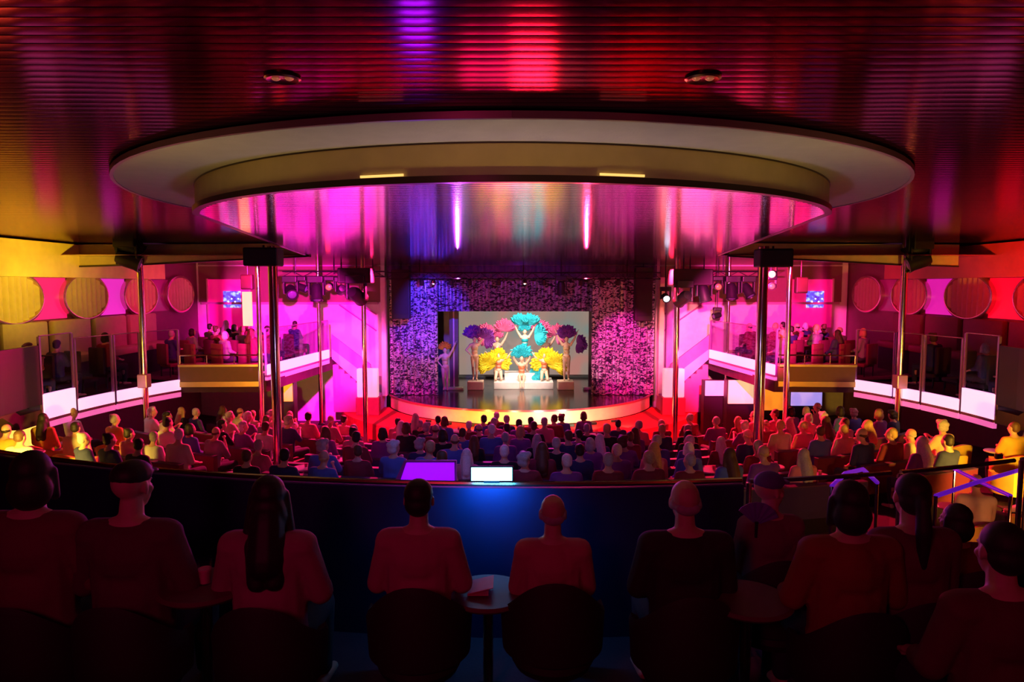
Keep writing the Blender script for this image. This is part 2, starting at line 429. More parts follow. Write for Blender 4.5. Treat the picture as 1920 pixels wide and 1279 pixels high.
# ---------------------------------------------------------------- portholes and lit panels on the side walls
M_curt = {-1: mat('cream_pleated_curtain', (.72, .62, .35), .7), 1: mat('rose_pleated_curtain', (.55, .22, .28), .7)}
portY = (13.0, 15.65, 18.3, 21.0, 23.5); PZ = ZC - .30
for s, X, side in ((-1, XL, 'left'), (1, XR, 'right')):
    for i, Y in enumerate(portY):
        near = ('nearest', 'second nearest', 'middle', 'second farthest', 'farthest')[i]
        t = thing('porthole_window', f'round porthole with pleated curtain on the {side} wall, {near} of five', 'porthole window', (X - s * .02, Y, PZ), 0, f'portholes along the {side} wall')
        n = 40; fr = MB(); rows = []
        for k in range(n):
            a = 2 * pi * k / n
            rows.append([(-s * d, (.93 + e) * cos(a), (.58 + e) * sin(a)) for d, e in ((0, .05), (.12, .05), (.14, .02), (.14, -.01), (.11, -.02), (0, -.02))])
        rows.append(rows[0]); fr.quadgrid(rows, True)
        fr.obj('frame', mat('porthole_frame_metal', (.7, .5, .45), .25, .9), t, True)
        cu = MB(); rows = []; ns = 96
        for k in range(ns + 1):
            y = -.92 + 1.84 * k / ns; h = .575 * sqrt(max(0.0001, 1 - (y / .925) ** 2)); d = .02 + .085 * abs(sin(k / ns * pi * 9))
            rows.append([(-s * (d), y, -h), (-s * d, y, h), (-s * (d - .008), y, h), (-s * (d - .008), y, -h)])
        cu.quadgrid(rows, True, True).obj('curtain', M_curt[s], t, True)
    for i in range(4):
        Y = (portY[i] + portY[i + 1]) / 2
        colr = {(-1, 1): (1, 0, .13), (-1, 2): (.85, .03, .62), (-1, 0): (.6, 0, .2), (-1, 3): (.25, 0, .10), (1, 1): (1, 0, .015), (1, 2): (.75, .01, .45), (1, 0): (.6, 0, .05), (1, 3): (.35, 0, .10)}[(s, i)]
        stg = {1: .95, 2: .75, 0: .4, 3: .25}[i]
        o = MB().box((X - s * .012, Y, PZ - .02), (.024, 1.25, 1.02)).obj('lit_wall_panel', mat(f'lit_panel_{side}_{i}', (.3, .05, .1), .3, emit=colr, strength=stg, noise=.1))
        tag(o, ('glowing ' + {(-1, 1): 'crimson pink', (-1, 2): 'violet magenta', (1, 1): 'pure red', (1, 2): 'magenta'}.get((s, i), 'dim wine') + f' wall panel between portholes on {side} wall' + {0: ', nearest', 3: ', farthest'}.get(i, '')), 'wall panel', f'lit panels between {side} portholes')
    # booth backs under the portholes
    for i, Y in enumerate((14.2, 15.9, 17.6, 19.3, 21.0)):
        t = thing('wall_booth', f'padded booth bench under the {side} portholes, {ORD[i+1]} from the near end', 'bench', (X - s * .34, Y, 2.38), 0, f'{side} wall booths')
        m = mat('booth_cream', (.55, .48, .25), .6) if s < 0 else mat('booth_rose', (.2, .04, .06), .6)
        MB().box((s * .24, 0, 1.28), (.16, 1.5, .95), bev=.05).obj('backrest', m, t, True)
        MB().box((-s * .03, 0, .78), (.54, 1.5, .2), bev=.05).obj('seat', m, t, True)
        MB().box((0, 0, .34), (.5, 1.46, .68)).obj('base', M_black, t)

# framed picture mirror with blue glints at the far ends
for s, X, side in ((-1, -10.3, 'left'), (1, 10.9, 'right')):
    t = thing('lit_display_case', f'tall framed display with blue sparkle on the far {side} wall', 'display', (X, 24.93, 0))
    MB().box((0, 0, 4.35), (1.5, .05, 1.75)).obj('back_panel', mat('case_pink', (.8, .1, .3), .5, emit=(1, .0, .22), strength=.45), t)
    for q in (-1, 1):
        MB().box((q * .77, -.04, 4.35), (.05, .08, 1.8)).obj('frame_post', mat('case_frame', (.9, .6, .65), .3, .5), t)
    MB().box((.12, -.06, 4.5), (.62, .05, .6)).obj('screen', screen_mat(f'blue_screen_{side}', [(.3, (.1, .0, .5)), (.5, (.15, .12, 1)), (.6, (.5, .6, 1))], 1.3, scale=6), t)
    for q in range(4):
        MB().lathe([(0, -.03), (.03, 0), (0, .03)], (.0 + q * .12, -.1, 4.42 + .1 * (q % 2)), n=10).obj('bulb', mat('white_bulb', (1, 1, 1), .3, emit=(.7, .8, 1), strength=5), t, True)
# yellow lit door recess by the left speakers
o = MB().box((*P(464, 580, 22)[:2], 4.25), (.3, .06, 1.1)).obj('wall_light_panel', mat('yellow_lit_panel', (.9, .7, .2), .4, emit=(1, .68, .10), strength=1.0))
tag(o, 'narrow glowing yellow light panel beside the left pole cluster', 'light')

# ---------------------------------------------------------------- stage
SC = (.3, 26.8)


def arc(r, a0, a1, n=40): return [(SC[0] + r * sin(a0 + (a1 - a0) * k / n), SC[1] - r * cos(a0 + (a1 - a0) * k / n)) for k in range(n + 1)]


A = radians(74)
pts = arc(5.1, -A, A) + [(5.3, 31.4), (-4.6, 31.4)]
st = thing('stage', 'glossy dark stage with curved front edge and glowing amber face', 'stage')
MB().poly(pts, .0, 1.0).obj('deck', M_stage, st)
MB().strip(arc(5.12, -A * .92, A * .92), .54, .94, .03).obj('front_panel', M_face, st, True)
MB().strip(arc(5.15, -A * .95, A * .95), .95, 1.01, .06).obj('nosing', mat('nosing_rose', (.5, .12, .2), .3, .4), st, True)
ia, oa = arc(5.17, -A * .94, A * .94), arc(6.9, -A * .94, A * .94)
g = MB(); g.quadgrid([[(*ia[k], .52), (*oa[k], .52), (*oa[k], -.02), (*ia[k], -.02)] for k in range(41)], True, True)
o = g.obj('stage_apron', M_carpet)
tag(o, 'low red-carpeted apron step curving round the stage foot', 'stage step')
for k in range(9):
    a = -A * .45 + A * .9 * k / 8; p = (SC[0] + 5.55 * sin(a), SC[1] - 5.55 * cos(a))
    t = thing('footlight', f'small warm footlight on the apron before the stage, {ORD[k+1]} from the left', 'footlight', (p[0], p[1], .52), a, 'footlights along the stage front')
    MB().box((0, 0, .04), (.18, .1, .08), bev=.01).obj('housing', M_black, t)
    MB().box((0, .055, .045), (.15, .012, .05)).obj('lens', mat('footlight_lens', (1, .9, .6), .3, emit=(1, .72, .28), strength=9), t)


def curtain(x0, x1, y, z0, z1, folds, depth=.09, seg=10):
    g = MB(); rows = []; n = int(folds * seg)
    for k in range(n + 1):
        x = x0 + (x1 - x0) * k / n; d = depth * sin(2 * pi * k / seg) + depth * .3 * sin(2 * pi * k / seg * .37 + 1)
        rows.append([(x, y + d, z0), (x, y + d * .8, (z0 + z1) / 2), (x, y + d * .6, z1), (x, y + d * .6 + .03, z1), (x, y + d + .03, z0)])
    g.quadgrid(rows, True, True); return g


tag(curtain(-4.45, -2.70, 24.75, 1.02, 5.32, 7).obj('sequin_curtain', M_seq, smooth=True), 'sequined stage curtain in blue violet light, left of the opening', 'curtain')
tag(curtain(2.90, 5.18, 24.75, 1.02, 5.32, 9).obj('sequin_curtain', M_seq, smooth=True), 'sequined stage curtain in magenta light, right of the opening', 'curtain')
tag(curtain(-2.85, 3.05, 24.95, 4.06, 5.32, 22, .05).obj('sequin_valance', sequin('sequin_dark', (.03, .01, .05), (.34, .22, .45)), smooth=True), 'dark sequined valance across the top of the stage opening', 'curtain')
tag(curtain(-4.5, 5.2, 24.6, 5.28, 5.72, 40, .04).obj('header_drape', M_drape, smooth=True), 'dark violet pleated drape above the stage header truss', 'curtain')
for px, Y, nm in ((851, 26.2, 'left'), (1112, 26.2, 'right')):
    p = P(px, 640, Y)
    t = thing('wing_flat', f'narrow dark wing flat with pale edge strip just inside the {nm} curtain', 'stage flat', (p.x, Y, 1.0))
    MB().box((0, 0, 1.55), (.34, .08, 3.1)).obj('panel', mat('flat_mauve', (.14, .08, .12), .6), t)
    MB().box((0, -.06, 1.55), (.05, .03, 3.1)).obj('edge_strip', mat('flat_edge', (.7, .5, .7), .3, .3), t)
    MB().box((0, -.1, .05), (.75, .3, .1), bev=.02).obj('foot', mat('flat_foot', (.55, .62, .5), .5), t)
o = MB().box((-2.62, 29.3, 2.5), (.62, .1, 3.0)).obj('masking_flat', mat('masking_taupe', (.55, .42, .34), .8)); tag(o, 'taupe masking flat at the left edge of the video wall', 'stage flat')
scr = thing('video_wall', 'wide softly glowing grey video wall behind the dancers', 'screen', (.52, 29.6, 1.07))
MB().box((0, .06, 1.45), (5.9, .1, 2.9)).obj('frame', M_black, scr)
m = screen_mat('video_picture', [(.3, (.26, .33, .30)), (.45, (.38, .30, .25)), (.6, (.46, .30, .25)), (.7, (.62, .26, .22))], .72, scale=.75)
MB().box((0, 0, 1.45), (5.65, .04, 2.8)).obj('display', m, scr)
MB().box((0, -.1, -.02), (5.9, .3, .08)).obj('plinth', mat('screen_plinth', (.08, .09, .09), .4), scr)
# red glow lamp above the screen centre
spot('screen_top_red', (.4, 28.0, 5.2), (.4, 29.6, 3.7), (1, .16, .14), 60, 70, .8)
# proscenium side pillars
for x, nm, c in ((-4.62, 'left', (.8, .6, .7)), (5.38, 'right', (.9, .7, .6))):
    o = MB().box((x, 24.62, 3.15), (.2, .3, 4.3), bev=.04).obj('pillar_' + nm, mat('pilaster_' + nm, c, .5)); struct(o)
o = MB().box((5.72, 24.72, 3.15), (.26, .2, 4.3), bev=.08).obj('trim_3', mat('pilaster_lilac', (.55, .4, .7), .5)); struct(o)
# podium
o = thing('tiered_podium', 'white low two-tier podium at centre stage under the fan dancers', 'podium', (.45, 26.8, 1.0))
MB().box((0, 0, .14), (2.3, 1.3, .28), bev=.02).obj('lower_tier', M_white, o)
MB().box((0, .3, .42), (1.5, .7, .28), bev=.02).obj('upper_tier', M_white, o)
for px, nm in ((892, 'left'), (1060, 'right')):
    p = P(px, 731, 26.2)
    o = MB().box((p.x, 26.2, 1.17), (.62, .6, .34), bev=.03).obj('dancer_pedestal', mat('pedestal_cream', (.8, .62, .48), .5))
    tag(o, f'small cream pedestal block under the {nm} outer dancer', 'pedestal')


# ---------------------------------------------------------------- people
def organic(shapes, voxel, name, m, smooth=4):
    """one continuous skin grown over tapered limbs and rounded masses"""
    g = MB()
    for sh in shapes:
        if sh[0] == 'c':
            _, p0, r0, p1, r1 = sh; p0 = Vector(p0); p1 = Vector(p1); d = p1 - p0
            if d.length < 1e-5: d = Vector((0, 0, 1e-4))
            q = d.to_track_quat('Z', 'Y'); n = 10; rows = []
            for t in (-1, -.8, -.5, 0): rows.append((p0 + d.normalized() * r0 * t, r0 * sqrt(max(.0004, 1 - t * t))))
            for t in (0, .5, .8, 1): rows.append((p1 + d.normalized() * r1 * t, r1 * sqrt(max(.0004, 1 - t * t))))
            g.quadgrid([[c + q @ Vector((r * cos(2 * pi * k / n), r * sin(2 * pi * k / n), 0)) for k in range(n)] for c, r in rows], True, True)
        else:
            _, c, rad = sh[:3]; R = Euler(sh[3]).to_matrix() if len(sh) > 3 else Matrix.Identity(3); n = 14; rows = []
            for i in range(9):
                th = -pi / 2 + pi * i / 8; th = max(-1.54, min(1.54, th))
                rows.append([Vector(c) + R @ Vector((rad[0] * cos(th) * cos(2 * pi * k / n), rad[1] * cos(th) * sin(2 * pi * k / n), rad[2] * sin(th))) for k in range(n)])
            g.quadgrid(rows, True, True)
    me = g.mesh(name, m); o = bpy.data.objects.new('tmp', me); COL.objects.link(o)
    r = o.modifiers.new('r', 'REMESH'); r.mode = 'VOXEL'; r.voxel_size = voxel; r.use_smooth_shade = True
    sm = o.modifiers.new('s', 'SMOOTH'); sm.factor = .5; sm.iterations = smooth
    dg = bpy.context.evaluated_depsgraph_get(); dg.update(); ev = o.evaluated_get(dg)
    out = bpy.data.meshes.new_from_object(ev, depsgraph=dg)
    bpy.data.objects.remove(o); bpy.data.meshes.remove(me)
    out.name = name; out.materials.clear(); out.materials.append(m)
    out.polygons.foreach_set('use_smooth', [True] * len(out.polygons))
    return out


def V(*a): return Vector(a)


def seated(lean=.0, turn=0., arms='lap', wide=1.0, hand=True):
    """joints of a seated figure facing +Y; origin on the floor under the pelvis"""
    j = dict(pel=V(0, 0, .52), wai=V(0, -.02 + lean * .2, .72), che=V(0, -.01 + lean * .5, .93), nec=V(0, .0 + lean * .8, 1.07), hed=V(0, .03 + lean, 1.235))
    for s, k in ((-1, 'L'), (1, 'R')):
        j['sh' + k] = V(s * .162 * wide, -.01 + lean * .7, 1.015); j['hp' + k] = V(s * .09, .02, .50)
        j['kn' + k] = V(s * .13, .46, .50); j['an' + k] = V(s * .13, .44, .09); j['to' + k] = V(s * .15, .60, .035)
        if arms == 'lap': j['el' + k] = V(s * .215 * wide, .05 + lean * .5, .76); j['wr' + k] = V(s * .12, .27, .64)
        elif arms == 'cross': j['el' + k] = V(s * .22 * wide, .09, .80); j['wr' + k] = V(-s * .06, .24, .82 + .03 * s)
        elif arms == 'rest': j['el' + k] = V(s * .235 * wide, .03, .76); j['wr' + k] = V(s * .19, .28, .68)
        elif arms == 'clap': j['el' + k] = V(s * .25 * wide, .12, .82); j['wr' + k] = V(s * .05, .34, .98)
        elif arms == 'chin': j['el' + k] = V(s * .2 * wide, .2, .74) if s > 0 else V(s * .25, .05, .76); j['wr' + k] = V(s * .08, .17 + lean, 1.06) if s > 0 else V(s * .12, .27, .64)
    j['turn'] = turn; j['wide'] = wide
    return j


def headshapes(h, turn=0., fine=True):
    R = Matrix.Rotation(turn, 3, 'Z')
    f = lambda x, y, z: h + R @ V(x, y, z)
    s = [('e', f(0, -.012, .035), (.077, .096, .090), (0, 0, turn)), ('e', f(0, .03, -.03), (.058, .066, .082), (0, 0, turn)), ('e', f(0, .052, -.085), (.032, .03, .026), (0, 0, turn))]
    s += [('c', f(0, .088, .012), .011, f(0, .112, -.022), .0135)]
    for q in (-1, 1):
        s += [('e', f(q * .078, -.004, .0), (.010, .022, .033), (0, 0, turn + q * .3)), ('e', f(q * .03, .078, .022), (.017, .013, .008), (0, 0, turn)), ('e', f(q * .043, .056, -.02), (.022, .022, .02), (0, 0, turn))]
    if fine: s += [('e', f(0, .088, -.05), (.024, .012, .007), (0, 0, turn)), ('e', f(0, .086, -.061), (.02, .012, .007), (0, 0, turn))]
    return s


def handshapes(wr, d, up, side):
    d = d.normalized(); sd = d.cross(up).normalized() * side; up = sd.cross(d).normalized() * side
    pm = wr + d * .045; s = [('e', pm, (.04, .04, .04))] if False else [('c', wr, .024, wr + d * .03, .028)]
    for i, (o, ln) in enumerate(((-.028, .068), (-.0095, .078), (.0095, .073), (.027, .057))):
        k = wr + d * .088 + sd * o; s.append(('c', wr + d * .02 + sd * o * .6, .0165, k, .0125))
        b = k + d * ln * .5 - up * .008; s.append(('c', k, .0098, b, .0088)); s.append(('c', b, .0088, b + d * ln * .38 - up * ln * .38, .0074))
    t0 = wr + d * .03 - sd * .03; t1 = wr + d * .068 - sd * .056; s.append(('c', t0, .0145, t1, .0108)); s.append(('c', t1, .0105, t1 + d * .03 - sd * .006 - up * .006, .0085))
    return s


def body_shapes(j, fine=True, k=1.0):
    w = j.get('wide', 1)
    s = [('e', j['pel'], (.165 * w, .115, .115)), ('e', j['wai'], (.135 * w, .098, .16)), ('e', j['che'], (.155 * w, .105, .175)),
         ('c', (j['shL'] + j['nec']) / 2 + V(0, 0, -.02), .058, (j['shR'] + j['nec']) / 2 + V(0, 0, -.02), .058), ('c', j['shL'], .062, j['shR'], .062),
         ('c', j['nec'] + V(0, 0, -.05), .062, j['hed'] + V(0, -.012, -.06), .052), ('c', j['nec'] + V(0, -.01, 0), .06, (j['shL'] * .8 + j['nec'] * .2), .05), ('c', j['nec'] + V(0, -.01, 0), .06, (j['shR'] * .8 + j['nec'] * .2), .05)]
    s += headshapes(j['hed'], j.get('turn', 0), fine)
    for q, K in ((-1, 'L'), (1, 'R')):
        s += [('c', j['sh' + K], .058, j['el' + K], .042), ('c', j['el' + K], .042, j['wr' + K], .027),
              ('c', j['hp' + K], .085, j['kn' + K], .058), ('c', j['kn' + K], .057, j['kn' + K] * .65 + j['an' + K] * .35 + V(0, -.02, 0), .056), ('c', j['kn' + K] * .65 + j['an' + K] * .35 + V(0, -.02, 0), .055, j['an' + K], .036),
              ('c', j['an' + K] + V(0, -.03, -.04), .036, j['to' + K], .03)]
        if fine: s += handshapes(j['wr' + K], j['wr' + K] - j['el' + K] + V(0, .0, -.02), V(0, 0, 1), q)
        else: s += [('e', j['wr' + K] + (j['wr' + K] - j['el' + K]).normalized() * .07, (.036, .055, .03))]
    return s


def shirt_shapes(j, g=.014, sleeve=1.0, low=.50, flare=0):
    w = j.get('wide', 1)
    s = [('e', j['pel'] + V(0, 0, .06), (.165 * w + g + flare, .115 + g, .10)), ('e', j['wai'], (.14 * w + g, .104 + g, .17)), ('e', j['che'], (.158 * w + g, .109 + g, .165)),
         ('c', j['shL'], .062 + g, j['shR'], .062 + g), ('c', j['nec'] + V(0, -.01, -.035), .066, (j['shL'] * .8 + j['nec'] * .2), .05 + g), ('c', j['nec'] + V(0, -.01, -.035), .066, (j['shR'] * .8 + j['nec'] * .2), .05 + g)]
    for q in (-1, 1): s.append(('c', j['che'] + V(q * .085 * w, .0, .06), .088 + g * .6, j['pel'] + V(q * .08 * w, 0, .03), .09 + g * .6))
    for K in 'LR':
        e = j['el' + K]; s.append(('c', j['sh' + K], .058 + g, e, .045 + g))
        if sleeve > 1: s.append(('c', e, .045 + g, e.lerp(j['wr' + K], sleeve - 1), .032 + g))
    return s


def trouser_shapes(j, g=.012, length=.9):
    s = [('e', j['pel'] + V(0, 0, -.02), (.168 * j.get('wide', 1) + g, .118 + g, .10))]
    for K in 'LR':
        s += [('c', j['hp' + K], .088 + g, j['kn' + K], .062 + g), ('c', j['kn' + K], .062 + g, j['kn' + K].lerp(j['an' + K], length), .045 + g)]
    return s


def hair_shapes(h, style, turn=0.):
    R = Matrix.Rotation(turn, 3, 'Z'); f = lambda x, y, z: h + R @ V(x, y, z); r = (0, 0, turn)
    s = [('e', f(0, -.025, .052), (.084, .093, .086), r), ('e', f(0, -.05, .0), (.078, .066, .075), r)]
    if style == 'short': pass
    elif style == 'fringe': s = [('c', f(-.07, -.03, -.01), .02, f(.07, -.03, -.01), .02), ('e', f(0, -.07, -.01), (.07, .035, .04), r), ('e', f(-.07, -.02, .0), (.016, .045, .03), r), ('e', f(.07, -.02, .0), (.016, .045, .03), r)]
    elif style == 'bob': s += [('e', f(0, -.05, -.04), (.095, .075, .10), r), ('c', f(-.075, .0, .03), .025, f(-.08, .01, -.09), .022), ('c', f(.075, .0, .03), .025, f(.08, .01, -.09), .022)]
    elif style == 'long': s += [('e', f(0, -.06, -.06), (.095, .07, .12), r), ('c', f(0, -.08, -.08), .085, f(0, -.135, -.26), .095), ('c', f(-.05, -.09, -.2), .06, f(-.04, -.145, -.36), .05), ('c', f(.05, -.09, -.2), .06, f(.04, -.145, -.36), .05), ('c', f(-.075, .0, .03), .025, f(-.095, -.03, -.16), .035), ('c', f(.075, .0, .03), .025, f(.095, -.03, -.16), .035)]
    elif style == 'pony': s += [('e', f(0, -.115, .03), (.03, .03, .03), r), ('c', f(0, -.125, .02), .032, f(0, -.15, -.12), .04), ('c', f(0, -.15, -.12), .04, f(0, -.15, -.30), .022)]
    elif style == 'curly': s += [('e', f(q * .05, -.03 + p * .04, .07 + .02 * p), (.055, .055, .05), r) for q in (-1, 1) for p in (-1, 1)] + [('e', f(0, -.06, -.03), (.1, .07, .07), r)]
    elif style == 'bun': s += [('e', f(0, -.085, .11), (.042, .042, .036), r)]
    elif style == 'cap': s = [('e', f(0, -.005, .065), (.088, .104, .068), r), ('e', f(0, .10, .055), (.06, .055, .010), r)]
    return s


SH_COL = {'maroon': (.22, .02, .04), 'navy': (.03, .04, .14), 'white': (.75, .72, .7), 'black': (.015, .015, .018), 'rose': (.65, .2, .28), 'grey': (.25, .25, .27), 'blue': (.08, .14, .5), 'cream': (.62, .52, .38), 'purple': (.2, .05, .3), 'mustard': (.6, .38, .05)}
HR_COL = {'dark': (.02, .012, .01), 'brown': (.10, .045, .02), 'grey': (.42, .38, .38), 'white': (.75, .68, .68), 'blond': (.55, .36, .15)}
shirtM = {k: mat('cloth_' + k, v, .85, bump=.1) for k, v in SH_COL.items()}
hairM = {k: mat('hair_' + k, v, .6, noise=.3, nscale=40) for k, v in HR_COL.items()}
trouM = mat('trouser_cloth', (.03, .03, .045), .85)

# seated audience prototypes: meshes shared, materials per object
VAR = []
for i, (lean, turn, arms, wide, style) in enumerate(((0, 0, 'lap', 1, 'short'), (.03, .35, 'cross', 1.08, 'short'), (.02, -.3, 'rest', .92, 'bob'), (-.02, .1, 'lap', .92, 'long'), (.05, -.5, 'clap', 1.0, 'curly'), (.08, .2, 'chin', 1.05, 'fringe'), (-.02, -.15, 'lap', .94, 'bun'), (.0, .6, 'rest', 1.02, 'short'))):
    j = seated(lean, turn, arms, wide); vs = .021
    VAR.append((organic(body_shapes(j, False), vs, 'seated_body', M_skin, 3), organic(shirt_shapes(j, .018, random.choice((1, 1.5, 1.85))), vs, 'shirt_cloth', shirtM['grey'], 2),
                organic(trouser_shapes(j), .024, 'trouser_cloth', trouM, 2), organic(hair_shapes(j['hed'], style, turn), .016, 'hair_mass', hairM['dark'], 2), style))
STY = {'short': 'short {} hair', 'bob': '{} bobbed hair', 'long': 'long {} hair', 'curly': '{} curly hair', 'fringe': 'thinning {} hair', 'bun': '{} hair in bun'}


def spectator(x, y, z, rz, label_tail, group, col=None, hair=None, var=None, sc=None):
    v = VAR[random.randrange(len(VAR)) if var is None else var]; col = col or random.choice(['maroon', 'navy', 'white', 'black', 'rose', 'grey', 'blue', 'cream', 'purple', 'white', 'rose'])
    hair = hair or random.choice(['dark', 'brown', 'grey', 'white', 'blond', 'dark', 'brown', 'grey'])
    o = link('person', v[0]); o.location = (x, y, z); o.rotation_euler = (0, 0, rz); k = sc or random.uniform(.95, 1.05); o.scale = (k, k, k)
    for nm, me, m in (('shirt', v[1], shirtM[col]), ('trousers', v[2], trouM), ('hair', v[3], hairM[hair])):
        c = link(nm, me, o); c.material_slots[0].link = 'OBJECT'; c.material_slots[0].material = m
    tag(o, f'person, {STY[v[4]].format(hair)}, {col} top, {label_tail}', 'person', group)
    return o


# banquettes and audience, arc by arc
def banquette(R, a0, a1, label, group, m, z):
    t = thing('curved_banquette', label, 'banquette', (0, 0, 0), 0, group)
    n = max(4, int((a1 - a0) * R / .5)); ar = lambda r: [(C0[0] + r * sin(a0 + (a1 - a0) * k / n), C0[1] - r * cos(a0 + (a1 - a0) * k / n)) for k in range(n + 1)]
    MB().strip(ar(R + .21), z + .40, z + .80, .10).obj('backrest', m, t, True)
    MB().strip(ar(R + .205), z + .80, z + .82, .12).obj('top_trim', mat('banquette_trim', (.10, .04, .09), .6), t, True)
    MB().strip(ar(R - .06), z + .27, z + .385, .52).obj('seat', m, t, True)
    MB().strip(ar(R + .02), z - .06, z + .27, .3).obj('base', M_black, t, True)
    return t


ROWN = ['first', 'second', 'third', 'fourth', 'fifth', 'sixth', 'seventh', 'eighth', 'ninth']
count = 0; tabs = []
for ri in range(9):
    R = 10.75 + 1.14 * ri
    for bi, (b0, b1, bn) in enumerate(((-58, -39.5, 'far left block'), (-37, -18.5, 'left block'), (-16, 16, 'centre block'), (18.5, 37, 'right block'), (39.5, 58, 'far right block'))):
        a0, a1 = radians(b0), radians(b1); step = .64 / R
        lim = 9.3
        # keep inside the well and clear of the apron
        def ok(a):
            x = C0[0] + R * sin(a); y = C0[1] - R * cos(a)
            if ri < 2 and abs(x - .3) > 3.1 or ri == 2 and abs(x - .3) > 5.6: return False
            if y < 15.4 and abs(x) > 7.75: return False
            return -lim < x < lim + .3 and y < 22.4 and hypot(x - SC[0], y - SC[1]) > 7.5 and (abs(x) < 6.0 or y < 22.0)
        ks = [a0 + step * (k + .5) for k in range(int((a1 - a0) / step)) if ok(a0 + step * (k + .5))]
        if len(ks) < 2: continue
        zz = zf(C0[0] + R * sin(ks[0]), C0[1] - R * cos(ks[0]))
        banquette(R, ks[0] - step / 2, ks[-1] + step / 2, f'{"navy" if bi == 2 else "wine red"} curved banquette in the {ROWN[ri]} row from the stage, {bn}', 'curved banquettes of the hall', M_banq if bi == 2 else M_banqred, zz)
        occ = (.3, .55)[ri] if ri < 2 else .68 if bi == 2 else .92
        for q, a in enumerate(ks):
            x = C0[0] + (R - .05) * sin(a); y = C0[1] - (R - .05) * cos(a)
            if random.random() < occ:
                col = None
                if bi == 2: col = random.choice(['navy', 'rose', 'purple', 'maroon', 'blue', 'black'])
                spectator(x, y, zz, a + random.uniform(-.15, .15), f'seat {ORD[q+1] if q < 16 else "end"} of {bn}, {ROWN[ri]} row' if False else f'{ORD[min(q+1,16)]} seat, {ROWN[ri]} row, {bn}', 'spectators on the hall floor', col)
                count += 1
            elif bi == 2 and random.random() < .3: tabs.append((C0[0] + (R - .52) * sin(a), C0[1] - (R - .52) * cos(a), zz, ri, ORD[min(q + 1, 16)]))
print('crowd', count)


def make_table(label, loc, lit=False, group='cocktail tables in the hall'):
    t = thing('cocktail_table', label, 'table', loc, 0, group)
    MB().lathe([(0, .70), (.20, .70), (.215, .715), (.20, .73), (0, .73)], n=24).obj('table_top', mat('table_top_pale', (.6, .45, .45), .25), t, True)
    MB().cyl((0, 0, .02), (0, 0, .7), .025).obj('stem', M_chrome, t, True)
    MB().lathe([(.17, 0), (.17, .012), (.03, .035), (0, .035)], n=24).obj('foot', M_blackmetal, t, True)
    return t


def drink(loc, label, group, m=None):
    t = thing('drinking_glass', label, 'glass', loc, 0, group)
    MB().lathe([(.026, 0), (.030, .002), (.036, .12), (.034, .12), (.028, .008), (0, .006)], n=16).obj('tumbler', glass('drink_glass', (.95, .9, .95), .25), t, True)
    MB().lathe([(0, .008), (.027, .008), (.032, .08), (0, .08)], n=16).obj('drink', m or mat('pink_drink', (.8, .25, .35), .2), t, True)
    return t


for x, y, z, ri, q in tabs[:26]:
    make_table(f'small round table at the {q} centre-block seat of the {ROWN[ri]} row', (x, y, z))
    drink((x + .05, y, z + .731), f'tumbler on the table at the {q} seat of {ROWN[ri]} centre row', 'tumblers on the hall tables')

# mustard armchairs under the balcony corners
def armchair(label, loc, rz, group, m):
    t = thing('tub_armchair', label, 'armchair', loc, rz, group)
    g = MB(); rows = []
    for k in range(17):
        a = pi * (-.12 + 1.24 * k / 16); h = .80 - .16 * abs(cos(a)) ** 2
        ri, ro = .29, .37
        rows.append([(ri * cos(a), -ri * sin(a), .36), (ro * cos(a), -ro * sin(a), .30), (ro * cos(a) * 1.06, -ro * sin(a) * 1.06, h), (ri * cos(a) * 1.06, -ri * sin(a) * 1.06, h)])
    g.quadgrid(rows, True, True).obj('back_shell', m, t, True)
    MB().lathe([(0, .28), (.26, .28), (.28, .32), (.26, .38), (.2, .39), (0, .39)], n=24).obj('seat', m, t, True)
    for sx in (-1, 1):
        for sy in (-1, 1): MB().cyl((sx * .2, sy * .2, 0), (sx * .18, sy * .18, .31), .014, .02, 8).obj('leg', M_blackmetal, t)
    return t


arm_spots = {'left': [(-8.7, 10.3), (-9.9, 11.1), (-8.5, 11.6), (-9.4, 12.4), (-10.5, 12.7), (-8.5, 13.1), (-9.6, 13.8), (-8.6, 14.6), (-9.9, 15.2)],
             'right': [(6.2, 8.9), (7.4, 9.4), (8.7, 10.1), (9.8, 11.0), (8.7, 11.6), (10.6, 12.2), (9.5, 12.7), (8.5, 13.2), (10.6, 13.7), (9.4, 14.4)]}
for sd, lst in arm_spots.items():
    for i, (x, y) in enumerate(lst):
        o_ = ORD[i + 1]
        armchair(f'mustard tub armchair under the {sd} balcony, {o_} counting away from the camera', (x, y, zf(x, y) + .01), random.uniform(-.5, .5), 'mustard armchairs under the balcony', M_yelch)
        if i % 5 != 4:
            spectator(x, y, zf(x, y) + .01, random.uniform(-.4, .4), f'{o_} mustard armchair under {sd} balcony', 'guests in mustard armchairs', random.choice(['mustard', 'cream', 'white', 'maroon', 'cream']))
        if i % 3 == 0:
            tx, ty = x + .1, y + .62
            make_table(f'small round table before the {o_} armchair under the {sd} balcony', (tx, ty, zf(tx, ty) + .01))
# yellow lamp column at far left
t = thing('lamp_column', 'glowing yellow ribbed lamp column at the far left under the balcony', 'lamp', (-10.9, 15.0, zf(-10.9, 15.0)))
MB().lathe([(0, 0), (.3, 0), (.3, .3), (.22, .36), (0, .36)], n=24).obj('base', M_blackmetal, t, True)
g = MB(); rows = []
for z in (.36, 1.1, 1.75):
    rows.append([((.24 + .02 * (k % 2)) * cos(2 * pi * k / 36), (.24 + .02 * (k % 2)) * sin(2 * pi * k / 36), z) for k in range(36)])
g.quadgrid(rows, True, True).obj('shade', mat('ribbed_lamp_shade', (.9, .7, .3), .4, emit=(1, .55, .08), strength=1.5), t)

